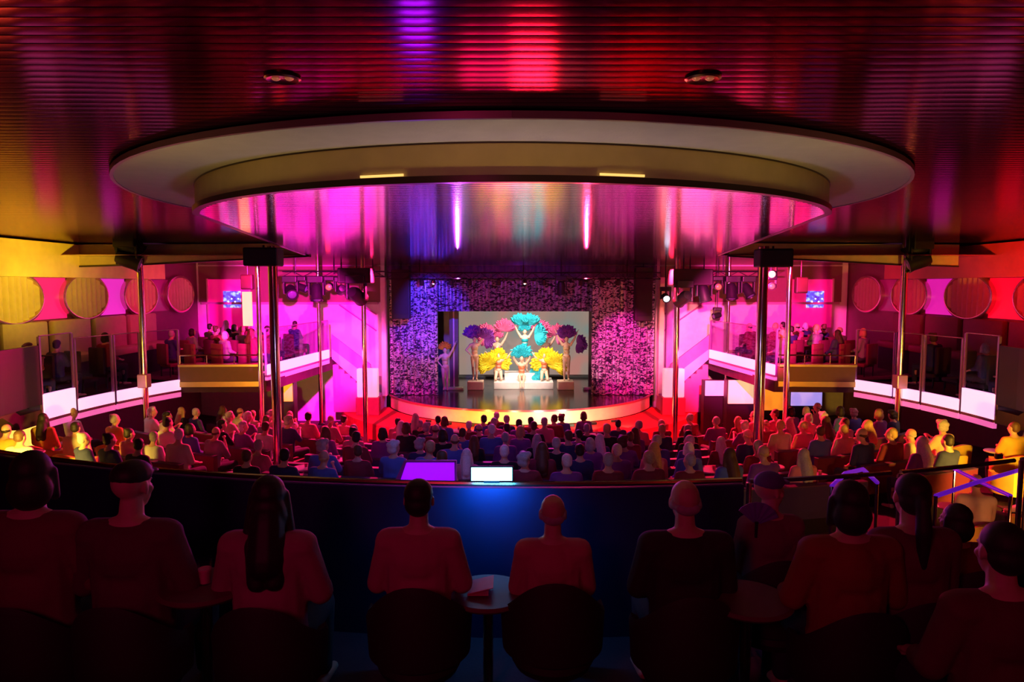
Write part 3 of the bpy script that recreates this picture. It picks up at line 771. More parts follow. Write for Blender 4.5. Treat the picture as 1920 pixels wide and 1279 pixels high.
# ---------------------------------------------------------------- balcony slab
g = MB(); rows = []; n = 72
a_lim = radians(114)
for k in range(n + 1):
    a = -a_lim + 2 * a_lim * k / n; p = circ(a); d = Vector((sin(a), -cos(a)))
    ts = []
    if d.x < 0: ts.append((XL - CX) / d.x)
    if d.x > 0: ts.append((XR - CX) / d.x)
    if d.y < 0: ts.append((-2 - CY) / d.y)
    tt = min(ts); q = (CX + d.x * tt, CY + d.y * tt)
    zt = 2.74 if p[1] < 13.2 else 2.38
    rows.append([(p[0], p[1], zt), (q[0], q[1], zt), (q[0], q[1], zt - .3), (p[0], p[1], zt - .3)])
g.quadgrid(rows, True, True); struct(g.obj('floor_balcony', M_floor))
WL = [(-9.08, 18.5), (-6.75, 18.6), (-6.3, 23.4), (-6.3, 24.95), (XL, 24.95), (XL, 18.5)]
WR = [(9.38, 18.5), (12.3, 18.5), (12.3, 24.95), (6.9, 24.95), (6.9, 23.4), (7.2, 18.6)]
struct(MB().poly(WL, 2.08, 2.38).obj('floor_wing_left', M_floor)); struct(MB().poly(WR, 2.08, 2.38).obj('floor_wing_right', M_floor))
# the raised tier the photographer stands on
struct(MB().box((.4, -.1, 3.07), (23.7, 3.6, .66)).obj('floor_tier', M_floor))
# low dark ledge along its front
tag(MB().box((.4, 1.72, 3.62), (23.7, .08, .5)).obj('tier_ledge', mat('ledge_black', (.01, .006, .008), .6)), 'black low ledge across the bottom, in front of the camera tier', 'ledge')

# parapet of the near balcony: solid blue panels then glass on the right
aL, aS = radians(-56), radians(7.6)
pp = [circ(aL + (aS - aL) * k / 40, CR + .04) for k in range(41)]
t = thing('balcony_parapet', 'dark blue solid balcony parapet with thin brass top rail', 'parapet')
MB().strip(pp, 2.74, 3.72, .08).obj('panel', M_par, t, True)
MB().tube([(p[0], p[1], 3.74) for p in pp], .018).obj('top_rail', M_brass, t, True)
gl = [radians(7.9 + 6.4 * k) for k in range(6)]
for i in range(5):
    q = [circ(gl[i] + (gl[i + 1] - gl[i] - .008) * k / 6, CR + .04) for k in range(7)]
    t = thing('glass_balustrade', f'clear glass balustrade panel right of the blue parapet, {ORD[i+1]} from it', 'glass panel', (0, 0, 0), 0, 'glass panels of the near balcony')
    MB().strip(q, 2.86, 3.70, .014).obj('pane', M_glassp, t, True)
    MB().tube([(a, b, 3.73) for a, b in q], .016).obj('top_rail', mat('violet_rail', (.45, .3, .6), .25, .9), t, True)
    MB().cyl((*q[0], 2.74), (*q[0], 3.72), .018).obj('post', M_chrome, t, True)
    MB().strip(q, 2.72, 2.88, .06).obj('shoe', M_blackmetal, t)

# ---------------------------------------------------------------- wing balustrades: glass over lit fascia
def wing_section(pts, zg0, zg1, zb, zl, label, group, extra=0):
    t = thing('lit_balustrade', label, 'balustrade', (0, 0, 0), 0, group)
    MB().strip(pts, zg0, zg1, .014).obj('glass_pane', M_glassp, t, True)
    MB().tube([(a, b, zg1 + .012) for a, b in pts], .014).obj('top_rail', mat('pink_rail', (.7, .35, .7), .25, .8), t, True)
    MB().strip(pts, zb, zg0, .08).obj('lit_band', M_lit, t, True)
    MB().strip(pts, zb - .06, zb, .10).obj('trim', M_litrim, t, True)
    MB().strip(pts, zb - .19, zb - .06, .08).obj('lower_band', M_lit2, t, True)
    for e in (0, -1):
        MB().box((pts[e][0], pts[e][1], (zb + zg1) / 2), (.05, .05, zg1 - zb)).obj('post', mat('violet_post', (.35, .15, .45), .3, .6), t)
    return t


def between(y0, y1, side, n=8):
    out = []
    for k in range(n + 1):
        y = y0 + (y1 - y0) * k / n; out.append((CX + side * sqrt(max(0, CR ** 2 - (y - CY) ** 2)), y))
    return out


secL = [(14.3, 15.3, 3.93, 2.70), (15.38, 16.5, 3.80, 2.42), (16.58, 17.35, 3.80, 2.42), (17.4, 18.5, 3.80, 2.44)]
for s, sd in ((-1, 'left'), (1, 'right')):
    for i, (y0, y1, top, bt) in enumerate(secL):
        wing_section([(x, y) for x, y in between(y0, y1, s)], bt, top, 2.16, 0, f'glass balustrade over glowing white pink fascia, {sd} balcony, {("nearest tall", "second", "third", "farthest")[i]} bay', f'lit balustrades of the {sd} balcony')
L2 = [(-6.8, 18.75), (-6.62, 20.3), (-6.45, 21.9), (-6.3, 23.3)]; R2 = [(-x + .5, y) for x, y in L2]
wing_section(L2, 2.81, 3.8, 2.53, 0, 'glass balustrade over glowing white fascia, far left balcony arm by the stage', 'lit balustrades of the left balcony')
wing_section(R2, 2.81, 3.8, 2.53, 0, 'glass balustrade over glowing white fascia, far right balcony arm by the stage', 'lit balustrades of the right balcony')
for s, q in ((-1, [(-9.05, 18.5), (-6.85, 18.62)]), (1, [(9.35, 18.5), (7.3, 18.62)])):
    sd = 'left' if s < 0 else 'right'
    t = thing('balcony_counter', f'brown gold drinks counter on the {sd} balcony edge facing the camera', 'counter')
    MB().strip(q, 2.80, 2.86, .30).obj('counter_top', mat('gold_counter', (.6, .42, .16), .3, .5), t)
    MB().strip(q, 2.38, 2.80, .10).obj('front', mat('brown_counter_front', (.16, .05, .03), .5), t)
    MB().strip(q, 2.24, 2.38, .16).obj('fascia', mat('gold_counter', (.6, .42, .16)), t)
    for f in (0, .33, .67, 1): MB().cyl((q[0][0] * (1 - f) + q[1][0] * f, q[0][1], 2.84), (q[0][0] * (1 - f) + q[1][0] * f, q[0][1], 3.1), .014, n=8).obj('rail_post', M_brass, t, True)
    MB().tube([(q[0][0], q[0][1], 3.1), (q[1][0], q[1][1], 3.1)], .02).obj('rail', M_brass, t, True)
# near ends: dark closed parapet and a violet standing panel
for s in (-1, 1):
    sd = 'left' if s < 0 else 'right'
    o = MB().strip(between(9.5, 14.22, s), 2.5, 3.75, .09).obj('dark_parapet', M_black)
    tag(o, f'plain dark curved parapet beyond the lit balustrade, {sd} side', 'parapet')

# stairs from each wing down to the stage
for s in (-1, 1):
    sd = 'left' if s < 0 else 'right'; mx = lambda x: x if s < 0 else -x + .6
    t = thing('stage_stair', f'{sd} stair dropping from the balcony arm to the stage side', 'stair')
    for k in range(8):
        x0 = -6.3 + k * .2; z = 2.38 - (k + 1) * .16
        MB().box((mx(x0 + .1), 24.35, (z + .54) / 2), (.2, 1.0, z - .54)).obj('step', mat('stair_step_carpet', (.5, .2, .4), .8), t)
    a = (mx(-6.3), 23.78); b = (mx(-4.95), 23.78)
    MB().strip([a, b], [2.8, 1.75], [3.3, 2.25], .08).obj('side_panel', mat('stair_panel_mauve', (.55, .15, .45), .5), t)
    MB().strip([a, b], [2.45, 1.2], [2.86, 1.7], .07).obj('lit_edge', mat('stair_edge', (.85, .5, .8), .4), t)
    MB().tube([(a[0], 24.9, 4.3), (b[0], 24.9, 3.35)], .025).obj('rail_shadow', mat('rail_shadow_mauve', (.5, .12, .35), .4), t, True)  # added bars stand in for rail shadows on the wall
    MB().tube([(a[0], 24.9, 4.75), (b[0], 24.9, 3.95)], .02).obj('rail_shadow', mat('rail_shadow_mauve', (.5, .12, .35), .4), t, True)
    # glowing white block by the stage corner
    x = mx(-5.0)
    t = thing('corner_light_box', f'glowing white block on a plinth at the {sd} corner of the stage', 'light box', (x, 23.5, .52))
    MB().box((0, 0, 1.12), (.72, .28, 1.0), bev=.04).obj('lit_block', mat('corner_box_white', (.9, .85, .9), .4, emit=(1, .7, .85), strength=.5), t)
    MB().box((0, 0, .31), (.8, .34, .62), bev=.02).obj('plinth', mat('corner_plinth', (.35, .08, .16), .6), t)
    # ledge on the front wall
    o = MB().box(((-8.1 if s < 0 else 8.7), 24.92, 4.36), (6.4, .16, .08)).obj('trim_1' if s < 0 else 'trim_2', mat('ledge_mauve', (.5, .2, .4), .5)); struct(o)
    o = MB().box(((-8.1 if s < 0 else 8.7), 24.96, 5.05), (6.6, .08, 1.3)).obj('wall_upper_' + sd, M_wine); struct(o)
# warm light boxes under the right arm
for (px, py, Y, ww, hh, c, e, lb) in ((1395, 735, 21.5, 1.0, .75, (.9, .7, .5), (1, .62, .35), 'glowing cream sideboard panel under the right balcony arm'), (1450, 745, 20.8, .9, .8, (.8, .35, .05), (1, .28, .02), 'glowing orange panel under the right balcony arm'),
                                     (1512, 748, 20.0, .9, .4, (.6, .5, .9), (.45, .35, 1), 'pale violet lit table front under the right balcony'), (540, 725, 20.5, .26, .9, (.9, .6, .1), (1, .5, .02), 'narrow yellow lit doorway under the left balcony arm'), (1345, 728, 22.5, .8, .5, (.8, .6, .8), (.9, .45, .8), 'pale pink lit bar shelf beside the right stage corner')):
    p = P(px, py, Y); t = thing('lit_cabinet', lb, 'cabinet', (p.x, p.y, 0))
    MB().box((0, 0, p.z), (ww, .06, hh)).obj('lit_front', mat('litcab_%d' % px, c, .5, emit=e, strength=.8), t)
    MB().box((0, .2, (p.z + hh / 2 + zf(p.x, p.y)) / 2), (ww + .06, .32, p.z + hh / 2 - zf(p.x, p.y))).obj('carcass', M_black, t)

# ---------------------------------------------------------------- poles
def pole(x, y, r, zt, zb, lab, m=M_chrome, bracket=None):
    t = thing('steel_pole', lab, 'pole', (x, y, zb))
    MB().cyl((0, 0, 0), (0, 0, zt - zb), r, n=20).obj('shaft', m, t, True)
    MB().lathe([(r * 1.9, 0), (r * 1.9, .02), (r * 1.2, .05), (r, .05)], n=24).obj('base_collar', M_blackmetal, t, True)
    if bracket: MB().box((0, -.02, bracket - zb), (r * 3.2, r * 3.2, .34), bev=.02).obj('bracket', mat('pink_bracket', (.8, .4, .65), .3, .4), t)
    return t


for px, Y, r, zt, lab, br in ((268, 17.0, .075, Z_MAIN, 'slim polished pole clamped to the left lit balustrade', 2.62), (515, 12.8, .085, Z_LOW, 'thick polished pole rising behind the blue parapet, left of centre', None),
                              (487, 17.8, .06, Z_LOW, 'thin polished pole just left of the thick left pole', None), (683, 21.0, .075, Z_LOW, 'slim pole in front of the left stage wall', None), (599, 22.3, .06, Z_LOW, 'thin pink-lit pole at the tip of the left balcony arm', None),
                              (1268, 21.0, .085, Z_LOW, 'slim pole in front of the right stage wall', None), (1427, 12.8, .095, Z_LOW, 'thick polished pole rising behind the blue parapet, right of centre', None),
                              (1477, 17.8, .07, Z_LOW, 'thin polished pole just right of the thick right pole', None), (1364, 22.3, .055, Z_LOW, 'thin pole at the tip of the right balcony arm', None), (1690, 17.0, .08, Z_MAIN, 'slim polished pole clamped to the right lit balustrade', 2.6)):
    p = P(px, 640, Y); zb = zf(p.x, Y) - .02 if Y < 22 else .42
    pole(p.x, Y, r, zt - .003, zb, lab, bracket=br)


# ---------------------------------------------------------------- stage lighting hardware
def moving_head(loc, lab, s=1.0, aim=(0, 1, -.6), lens=None, grp='moving head lights'):
    loc = Vector(loc)
    if 21.4 < loc.y < 21.7: loc.z = 5.27
    t = thing('moving_head_light', lab, 'stage light', loc, 0, grp)
    zc = (Z_LOW if loc.y > 17.2 else Z_MAIN) - loc.z
    if not 21.4 < loc.y < 21.7 and loc.y > 17.0: MB().cyl((0, .03, 0), (0, .03, zc), .018, n=8).obj('hanger_rod', M_blackmetal, t)
    MB().box((0, 0, -.05 * s), (.3 * s, .26 * s, .13 * s), bev=.02).obj('base', M_black, t)
    for q in (-1, 1): MB().box((q * .14 * s, 0, -.22 * s), (.03 * s, .12 * s, .28 * s), bev=.008).obj('yoke_arm', M_black, t)
    d = Vector(aim).normalized(); qq = d.to_track_quat('Z', 'Y')
    hd = MB().lathe([(0, -.17 * s), (.08 * s, -.16 * s), (.11 * s, -.08 * s), (.11 * s, .1 * s), (.125 * s, .17 * s), (.1 * s, .175 * s), (.09 * s, .15 * s), (0, .15 * s)], (0, 0, -.3 * s), 18, qq).obj('lamp_head', M_black, t, True)
    MB().lathe([(0, .150 * s), (.088 * s, .152 * s), (.06 * s, .172 * s), (0, .18 * s)], (0, 0, -.3 * s), 16, qq).obj('lens', lens or mat('lens_dark', (.1, .1, .2), .05), hd, True)
    return t


M_lr = mat('lens_red_lit', (1, .1, .05), .3, emit=(1, .04, .02), strength=3.5); M_lw = mat('lens_white_lit', (1, 1, 1), .3, emit=(.75, .8, 1), strength=7); M_lwarm = mat('lens_warm_lit', (1, .9, .6), .3, emit=(1, .7, .3), strength=6)


def speaker(px, py, Y, wpx, hpx, lab, bar=True):
    p = P(px, py, Y); k = Y / 1280; ww = wpx * k; hh = hpx * k
    t = thing('loudspeaker', lab, 'loudspeaker', p)
    cb = MB().box((0, 0, 0), (ww, ww * .6, hh), bev=.03).obj('cabinet', mat('speaker_black', (.018, .013, .012), .55), t)
    MB().box((0, -ww * .3 - .005, 0), (ww * .86, .012, hh * .8), bev=.004).obj('grille', mat('speaker_grille', (.03, .025, .025), .8, bump=.6, bscale=200), cb)
    top = (Z_LOW if Y > 12 else Z_MAIN) - p.z
    MB().cyl((0, .02, hh / 2), (0, .02, max(top, hh / 2 + .05)), .02, n=8).obj('hanger_rod', M_blackmetal, t)
    return t


speaker(494, 482, 12.75, 64, 34, 'wide black loudspeaker at the top of the thick left pole')
speaker(1450, 484, 12.75, 62, 34, 'wide black loudspeaker at the top of the thick right pole')
speaker(668, 517, 20.9, 62, 28, 'wide black loudspeaker on the rig before the left stage wall')
speaker(1294, 520, 20.9, 74, 30, 'wide black loudspeaker on the rig before the right stage wall')
speaker(752, 552, 24.2, 34, 92, 'tall black loudspeaker stack left of the sequined curtain')
speaker(1206, 552, 24.2, 32, 100, 'tall black loudspeaker stack right of the sequined curtain')
speaker(464, 529, 18.0, 22, 28, 'small black loudspeaker beside the thin left pole')
speaker(1502, 535, 18.0, 22, 30, 'small black loudspeaker beside the thin right pole')
for px, py, Y, s, a, ln, lab in ((240, 432, 16.9, 1.9, (.6, .3, -.5), None, 'upper stage light clamped on the pole of the left balustrade'), (240, 462, 16.8, 1.7, (.8, .2, -.3), None, 'lower stage light clamped on the pole of the left balustrade'),
                                 (1722, 438, 16.9, 1.8, (-.6, .3, -.5), None, 'upper stage light clamped on the pole of the right balustrade'), (1724, 466, 16.8, 1.6, (-.8, .2, -.3), None, 'lower stage light clamped on the pole of the right balustrade'),
                                 (668, 530, 20.7, 1.9, (.3, 1, -.4), None, 'large moving light under the left rig loudspeaker'), (640, 528, 20.9, 1.2, (-.4, 1, -.2), None, 'moving light on the outer end of the left rig loudspeaker'),
                                 (545, 512, 21.5, 1.5, (.5, -1, -.6), None, 'moving light on the left truss nearest the thick pole'), (593, 512, 21.5, 1.6, (.1, -.3, -1), None, 'moving light hanging midway along the left truss'),
                                 (618, 520, 21.6, 1.0, (0, -1, -.2), M_lr, 'red-glowing lamp on the left truss'), (565, 545, 21.6, 1.1, (1, -.2, -.3), None, 'low moving light aimed sideways on the left truss'),
                                 (1282, 538, 20.7, 1.7, (-.3, 1, -.4), None, 'large moving light under the right rig loudspeaker'), (1320, 530, 21.0, 1.6, (.2, -.2, -1), None, 'moving light on the outer end of the right rig'),
                                 (1345, 530, 21.6, 1.0, (0, -1, -.1), M_lr, 'red-glowing lamp on the right truss'), (1372, 524, 21.5, 1.5, (0, -.3, -1), None, 'moving light hanging midway along the right truss'), (1402, 520, 21.5, 1.4, (.4, -.6, -1), None, 'moving light on the right truss nearest the thick pole'),
                                 (1446, 500, 17.2, .9, (-.2, -1, -.1), M_lwarm, 'small bright lamp beneath the right pole loudspeaker, upper'), (1446, 524, 17.2, .8, (-.2, -1, -.1), M_lr, 'small red lamp beneath the right pole loudspeaker, lower'),
                                 (1248, 545, 22.5, 1.1, (0, -1, -.3), M_lw, 'blue-white glowing lamp beside the right proscenium pillar'), (1052, 525, 24.0, 1.3, (0, .2, -1), None, 'dark stage light hanging over the valance right of centre'),
                                 (1345, 582, 23.5, .9, (-1, -.3, -.2), None, 'small spotlight on the right front wall')):
    p = P(px, py, Y); moving_head((p.x, p.y, p.z + .1 * s), lab, s, a, ln)
# two added spots whose long shutters keep rim light off the mirrored ceiling
for x, nm in ((-1.9, 'left'), (2.6, 'right')):
    t = thing('added_shield_spot', f'added black spotlight with a long mirror-shading shutter, {nm} on the stage header', 'stage light', (x, 24.12, 5.2))
    MB().box((0, .02, -.02), (.16, .12, .16), bev=.02).obj('housing', M_black, t)
    MB().box((0, -.62, .042), (.34, 1.2, .006)).obj('shutter', M_blackmetal, t)
    MB().cyl((0, .02, .04), (0, .02, .12), .015, n=8).obj('clamp', M_blackmetal, t)
# trusses
def truss(x0, x1, y, z, lab, d=.16):
    t = thing('lighting_truss', lab, 'truss', (0, 0, 0))
    for dy in (-1, 1):
        for dz in (-1, 1): MB().cyl((x0, y + dy * d / 2, z + dz * d / 2), (x1, y + dy * d / 2, z + dz * d / 2), .022, n=8).obj('chord', M_blackmetal, t)
    g = MB(); n = int((x1 - x0) / .3)
    for k in range(n):
        xa = x0 + (x1 - x0) * k / n; xb = x0 + (x1 - x0) * (k + 1) / n; q = d / 2 * (1 if k % 2 else -1)
        g.cyl((xa, y - d / 2, z + q), (xb, y - d / 2, z - q), .01, n=6); g.cyl((xa, y + q, z + d / 2), (xb, y - q, z + d / 2), .01, n=6)
    g.obj('lattice', M_blackmetal, t)
    for f in (.12, .5, .88): MB().cyl((x0 + (x1 - x0) * f, y, z), (x0 + (x1 - x0) * f, y, Z_LOW), .02, n=8).obj('hanger_rod', M_blackmetal, t)
    return t


truss(-7.2, -4.0, 21.6, 5.36, 'black lattice truss over the left balcony arm')
truss(5.0, 8.3, 21.6, 5.36, 'black lattice truss over the right balcony arm')
truss(-4.4, 5.2, 24.1, 5.34, 'long black lattice truss along the stage header', .22)
for i, px in enumerate((790, 812, 845, 880, 935, 984, 1020, 1090, 1130, 1160)):
    p = P(px, 512, 23.9); lit = i in (1, 5)
    t = thing('par_can', f'small black par lamp on the header truss, {ORD[i+1]} from the left', 'stage light', (p.x, 24.0, 5.19), 0, 'par lamps on the stage header')
    q = Vector((0, -.7 if lit else .8, -1)).normalized().to_track_quat('Z', 'Y')
    cn = MB().lathe([(0, -.1), (.05, -.09), (.08, -.02), (.085, .12), (.07, .12), (0, .09)], (0, 0, -.05), 14, q).obj('can', M_chrome if lit else M_black, t, True)
    MB().cyl((0, 0, -.02), (0, 0, .06), .02, n=8).obj('clamp', M_blackmetal, t)
    MB().lathe([(0, .09), (.068, .095), (0, .12)], (0, 0, -.05), 12, q).obj('lens', mat('par_lens_glow', (1, 1, 1), .3, emit=(.8, .75, 1), strength=1.6) if lit else mat('lens_dark', (.1, .1, .2)), cn, True)

# ---------------------------------------------------------------- wing audience
for s, sd in ((-1, 'left'), (1, 'right')):
    r = 0
    for ri, (y, zz) in enumerate(((19.7, 2.38), (21.0, 2.38), (22.3, 2.38), (23.6, 2.38))):
        for k in range(4):
            x = s * (7.55 + k * .78) + (.3 if s > 0 else 0)
            if abs(x) > 11.2: continue
            rz = s * .5
            t = thing('balcony_chair', f'dark wine chair on the {sd} balcony, {ORD[ri+1]} row, {ORD[k+1]} from the rail', 'chair', (x, y, zz), rz, f'chairs of the {sd} balcony')
            MB().box((0, .02, .33), (.48, .44, .1), bev=.03).obj('seat', M_banqred, t, True)
            MB().box((0, -.26, .66), (.46, .08, .6), bev=.03).obj('backrest', M_banqred, t, True)
            for sx in (-1, 1):
                for sy in (-1, 1): MB().cyl((sx * .2, sy * .18, 0), (sx * .2, sy * .18, .30), .015, n=8).obj('leg', M_blackmetal, t)
            if random.random() < .75:
                spectator(x, y, zz, rz, f'{ORD[ri+1]} balcony row, {ORD[k+1]} chair from the {sd} rail', f'spectators of the {sd} balcony', random.choice(['black', 'maroon', 'navy', 'grey', 'rose']))
    for k in range(4):
        y = 14.6 + k * .95; x = s * 10.65 + .2
        t = thing('balcony_chair', f'black padded chair behind the {sd} lit balustrade, {ORD[k+1]} from the near end', 'chair', (x, y, 2.38), s * .25, f'black chairs of the {sd} balcony')
        MB().box((0, .02, .33), (.48, .44, .1), bev=.03).obj('seat', M_seatdark, t, True)
        MB().box((0, -.26, .72), (.46, .08, .68), bev=.03).obj('backrest', M_seatdark, t, True)
        for sx in (-1, 1):
            for sy in (-1, 1): MB().cyl((sx * .2, sy * .18, 0), (sx * .2, sy * .18, .30), .015, n=8).obj('leg', M_blackmetal, t)
        if k != 2: spectator(x, y, 2.38, s * .25, f'{ORD[k+1]} chair behind the {sd} lit balustrade', f'guests behind the {sd} lit balustrade', random.choice(['black', 'navy', 'maroon', 'mustard']))

# ---------------------------------------------------------------- dancers
def dancer_pose(kind):
    if kind == 'up':      # standing, arms raised in a V
        j = dict(pel=V(0, 0, .95), wai=V(0, 0, 1.12), che=V(0, 0, 1.30), nec=V(0, 0, 1.46), hed=V(0, .02, 1.61))
        for s, K in ((-1, 'L'), (1, 'R')):
            j['sh' + K] = V(s * .155, 0, 1.40); j['el' + K] = V(s * .30, 0, 1.63); j['wr' + K] = V(s * .40, .0, 1.87)
            j['hp' + K] = V(s * .08, 0, .9); j['kn' + K] = V(s * .08, .03, .5); j['an' + K] = V(s * .08, 0, .1); j['to' + K] = V(s * .1, .13 * -1, .035)
    elif kind == 'hip':   # one hand on hip, other arm raised
        j = dancer_pose('up'); j['elL'] = V(-.33, .0, 1.2); j['wrL'] = V(-.16, -.05, 1.03); j['pel'] = V(.02, 0, .95)
        j['knL'] = V(-.06, -.12, .55); j['anL'] = V(-.05, .02, .14); j['toL'] = V(-.06, -.1, .04)
    elif kind == 'kneel':  # kneeling, arms out
        j = dict(pel=V(0, 0, .42), wai=V(0, 0, .58), che=V(0, 0, .77), nec=V(0, 0, .92), hed=V(0, -.01, 1.07))
        for s, K in ((-1, 'L'), (1, 'R')):
            j['sh' + K] = V(s * .155, 0, .87); j['el' + K] = V(s * .36, -.03, .98); j['wr' + K] = V(s * .5, -.02, 1.18)
            j['hp' + K] = V(s * .08, 0, .4); j['kn' + K] = V(s * .13, -.36, .10); j['an' + K] = V(s * .10, .03, .06); j['to' + K] = V(s * .1, .14, .035)
    else:                 # sitting on the podium, legs forward
        j = dict(pel=V(0, 0, .16), wai=V(0, .02, .34), che=V(0, .02, .53), nec=V(0, .02, .69), hed=V(0, 0, .84))
        for s, K in ((-1, 'L'), (1, 'R')):
            j['sh' + K] = V(s * .155, .02, .63); j['el' + K] = V(s * .3, -.02, .84); j['wr' + K] = V(s * .34, -.03, 1.08)
            j['hp' + K] = V(s * .08, 0, .13); j['kn' + K] = V(s * .09, -.38, .22); j['an' + K] = V(s * .05, -.62, -.08); j['to' + K] = V(s * .05, -.72, -.2)
    j['turn'] = pi; j['wide'] = .88
    return j


def plume_fan(parent, c, rad, m, a0, a1, n=18, tilt=.0, name='feather_fan', curl=.12):
    g = MB(); r0 = random.Random(n + int(rad * 100))
    for layer in range(3):
        for k in range(n):
            a = a0 + (a1 - a0) * (k + .5 * (layer % 2)) / (n - 1); L = rad * r0.uniform(.82, 1.05) * (1 - .14 * layer)
            d = V(cos(a), -.12 * layer - .05, sin(a)); sd = V(-sin(a), 0, cos(a)); rows = []
            for t in (0, .25, .5, .72, .88, 1):
                wd = L * (.03 + .16 * sin(pi * min(1, t * .93 + .05)) ** .8) * (1 if t < 1 else .25); p = V(*c) + d * L * t + V(0, -curl * L * t * t, 0)
                rows.append([p - sd * wd, p + V(0, .02 + .03 * t, 0), p + sd * wd, p - V(0, .02 + .03 * t, 0)])
            g.quadgrid(rows, True, True)
    return g.obj(name, m, parent, True)


def dancer(x, y, z, kind, lab, cm, fans, sc=1.0, leo=None):
    j = dancer_pose(kind)
    o = link('person', organic(body_shapes(j, True), .012, 'dancer_body', mat('dancer_skin', (.8, .5, .36), .5), 3)); o.location = (x, y, z); o.scale = (sc, sc, sc)
    lm = mat('leotard_' + (leo or 'gold'), {'gold': (.75, .5, .3), 'teal': (.02, .55, .65), 'coral': (.85, .22, .1), 'pink': (.9, .3, .5)}[leo or 'gold'], .3, .4, bump=.5, bscale=120)
    s = [('e', j['pel'], (.155, .115, .10)), ('e', j['wai'], (.128, .10, .12)), ('e', j['che'] + V(0, 0, -.02), (.147, .118, .13))]
    link('leotard', organic(s, .014, 'leotard_cloth', lm, 2), o)
    link('hair', organic(hair_shapes(j['hed'], 'short', pi), .014, 'dancer_hair', hairM['dark'], 2), o)
    # feather headdress
    h = j['hed']; plume_fan(o, (h.x, h.y + .03, h.z + .06), .34, cm, .35, pi - .35, 9, name='headdress')
    for (c, r, a0, a1) in fans: plume_fan(o, c, r, cm, a0, a1)
    tag(o, lab, 'person', 'feather fan dancers')
    return o


F_teal = mat('feather_teal', (.02, .50, .62), .7, noise=.4, nscale=12, emit=None); F_yel = mat('feather_yellow', (.95, .72, .02), .7, noise=.3, nscale=12)
F_pink = mat('feather_pink', (.95, .16, .42), .7, noise=.3, nscale=12); F_pur = mat('feather_purple', (.22, .03, .36), .7, noise=.4, nscale=12)


def at(px, py, Y): return P(px, py, Y)


X = lambda px, Y: P(px, 700, Y).x
up = dancer_pose('up'); kn = dancer_pose('kneel'); si = dancer_pose('sit')
dancer(X(984, 27.4), 27.35, 1.56, 'up', 'dancer standing highest at centre, turquoise feather fans held overhead', F_teal, [((-.2, -.02, 1.9), .5, .5, 2.6), ((.2, -.02, 1.9), .5, .5, 2.6), ((.42, .05, 1.5), .55, -1.2, 1.2)], .98, 'teal')
dancer(X(978, 26.9), 26.75, 1.28, 'sit', 'dancer seated at podium centre with turquoise plumes, below the standing one', F_teal, [((0, .05, .95), .52, .2, 2.94), ((.35, .1, .35), .62, -1.2, .4)], 1.0, 'coral')
dancer(X(935, 26.8), 26.7, 1.28, 'kneel', 'kneeling dancer framed by a big yellow feather fan, left of centre', F_yel, [((-.1, .12, .75), .72, -.5, 3.64), ((-.45, .0, .7), .6, .5, 4.0)], .9, 'coral')
dancer(X(1020, 26.8), 26.7, 1.28, 'kneel', 'kneeling dancer framed by a big yellow feather fan, right of centre', F_yel, [((.1, .12, .75), .72, -.5, 3.64), ((.45, .0, .7), .6, -.9, 2.6)], .9, 'coral')
dancer(X(932, 28.2), 28.3, 1.02, 'up', 'standing back-row dancer with pink feather fans, left of centre', F_pink, [((-.42, -.02, 1.8), .48, .3, 4.6), ((.3, -.02, 1.95), .5, .3, 2.8)], 1.08, 'pink')
dancer(X(1024, 28.2), 28.3, 1.02, 'up', 'standing back-row dancer with pink feather fans, right of centre', F_pink, [((.42, -.02, 1.8), .48, -1.4, 2.8), ((-.3, -.02, 1.95), .5, .3, 2.8)], 1.08, 'pink')
dancer(X(890, 26.2), 26.2, 1.35, 'hip', 'dancer on the left pedestal with purple feather fan and headdress', F_pur, [((.42, -.02, 1.65), .45, -1.4, 2.4), ((-.05, .06, 1.75), .46, .2, 2.94)], .98, 'gold')
dancer(X(1062, 26.2), 26.2, 1.35, 'up', 'dancer on the right pedestal with purple feather fans and headdress', F_pur, [((.42, -.02, 1.45), .42, -1.6, 1.4), ((0, .06, 1.75), .46, .2, 2.94)], .98, 'gold')
# an orange-lit performer at the left wing
dancer(X(833, 25.6), 25.9, 1.0, 'hip', 'dancer in amber light half hidden at the left curtain edge', mat('feather_amber', (.8, .35, .03), .7), [], .95, 'gold')

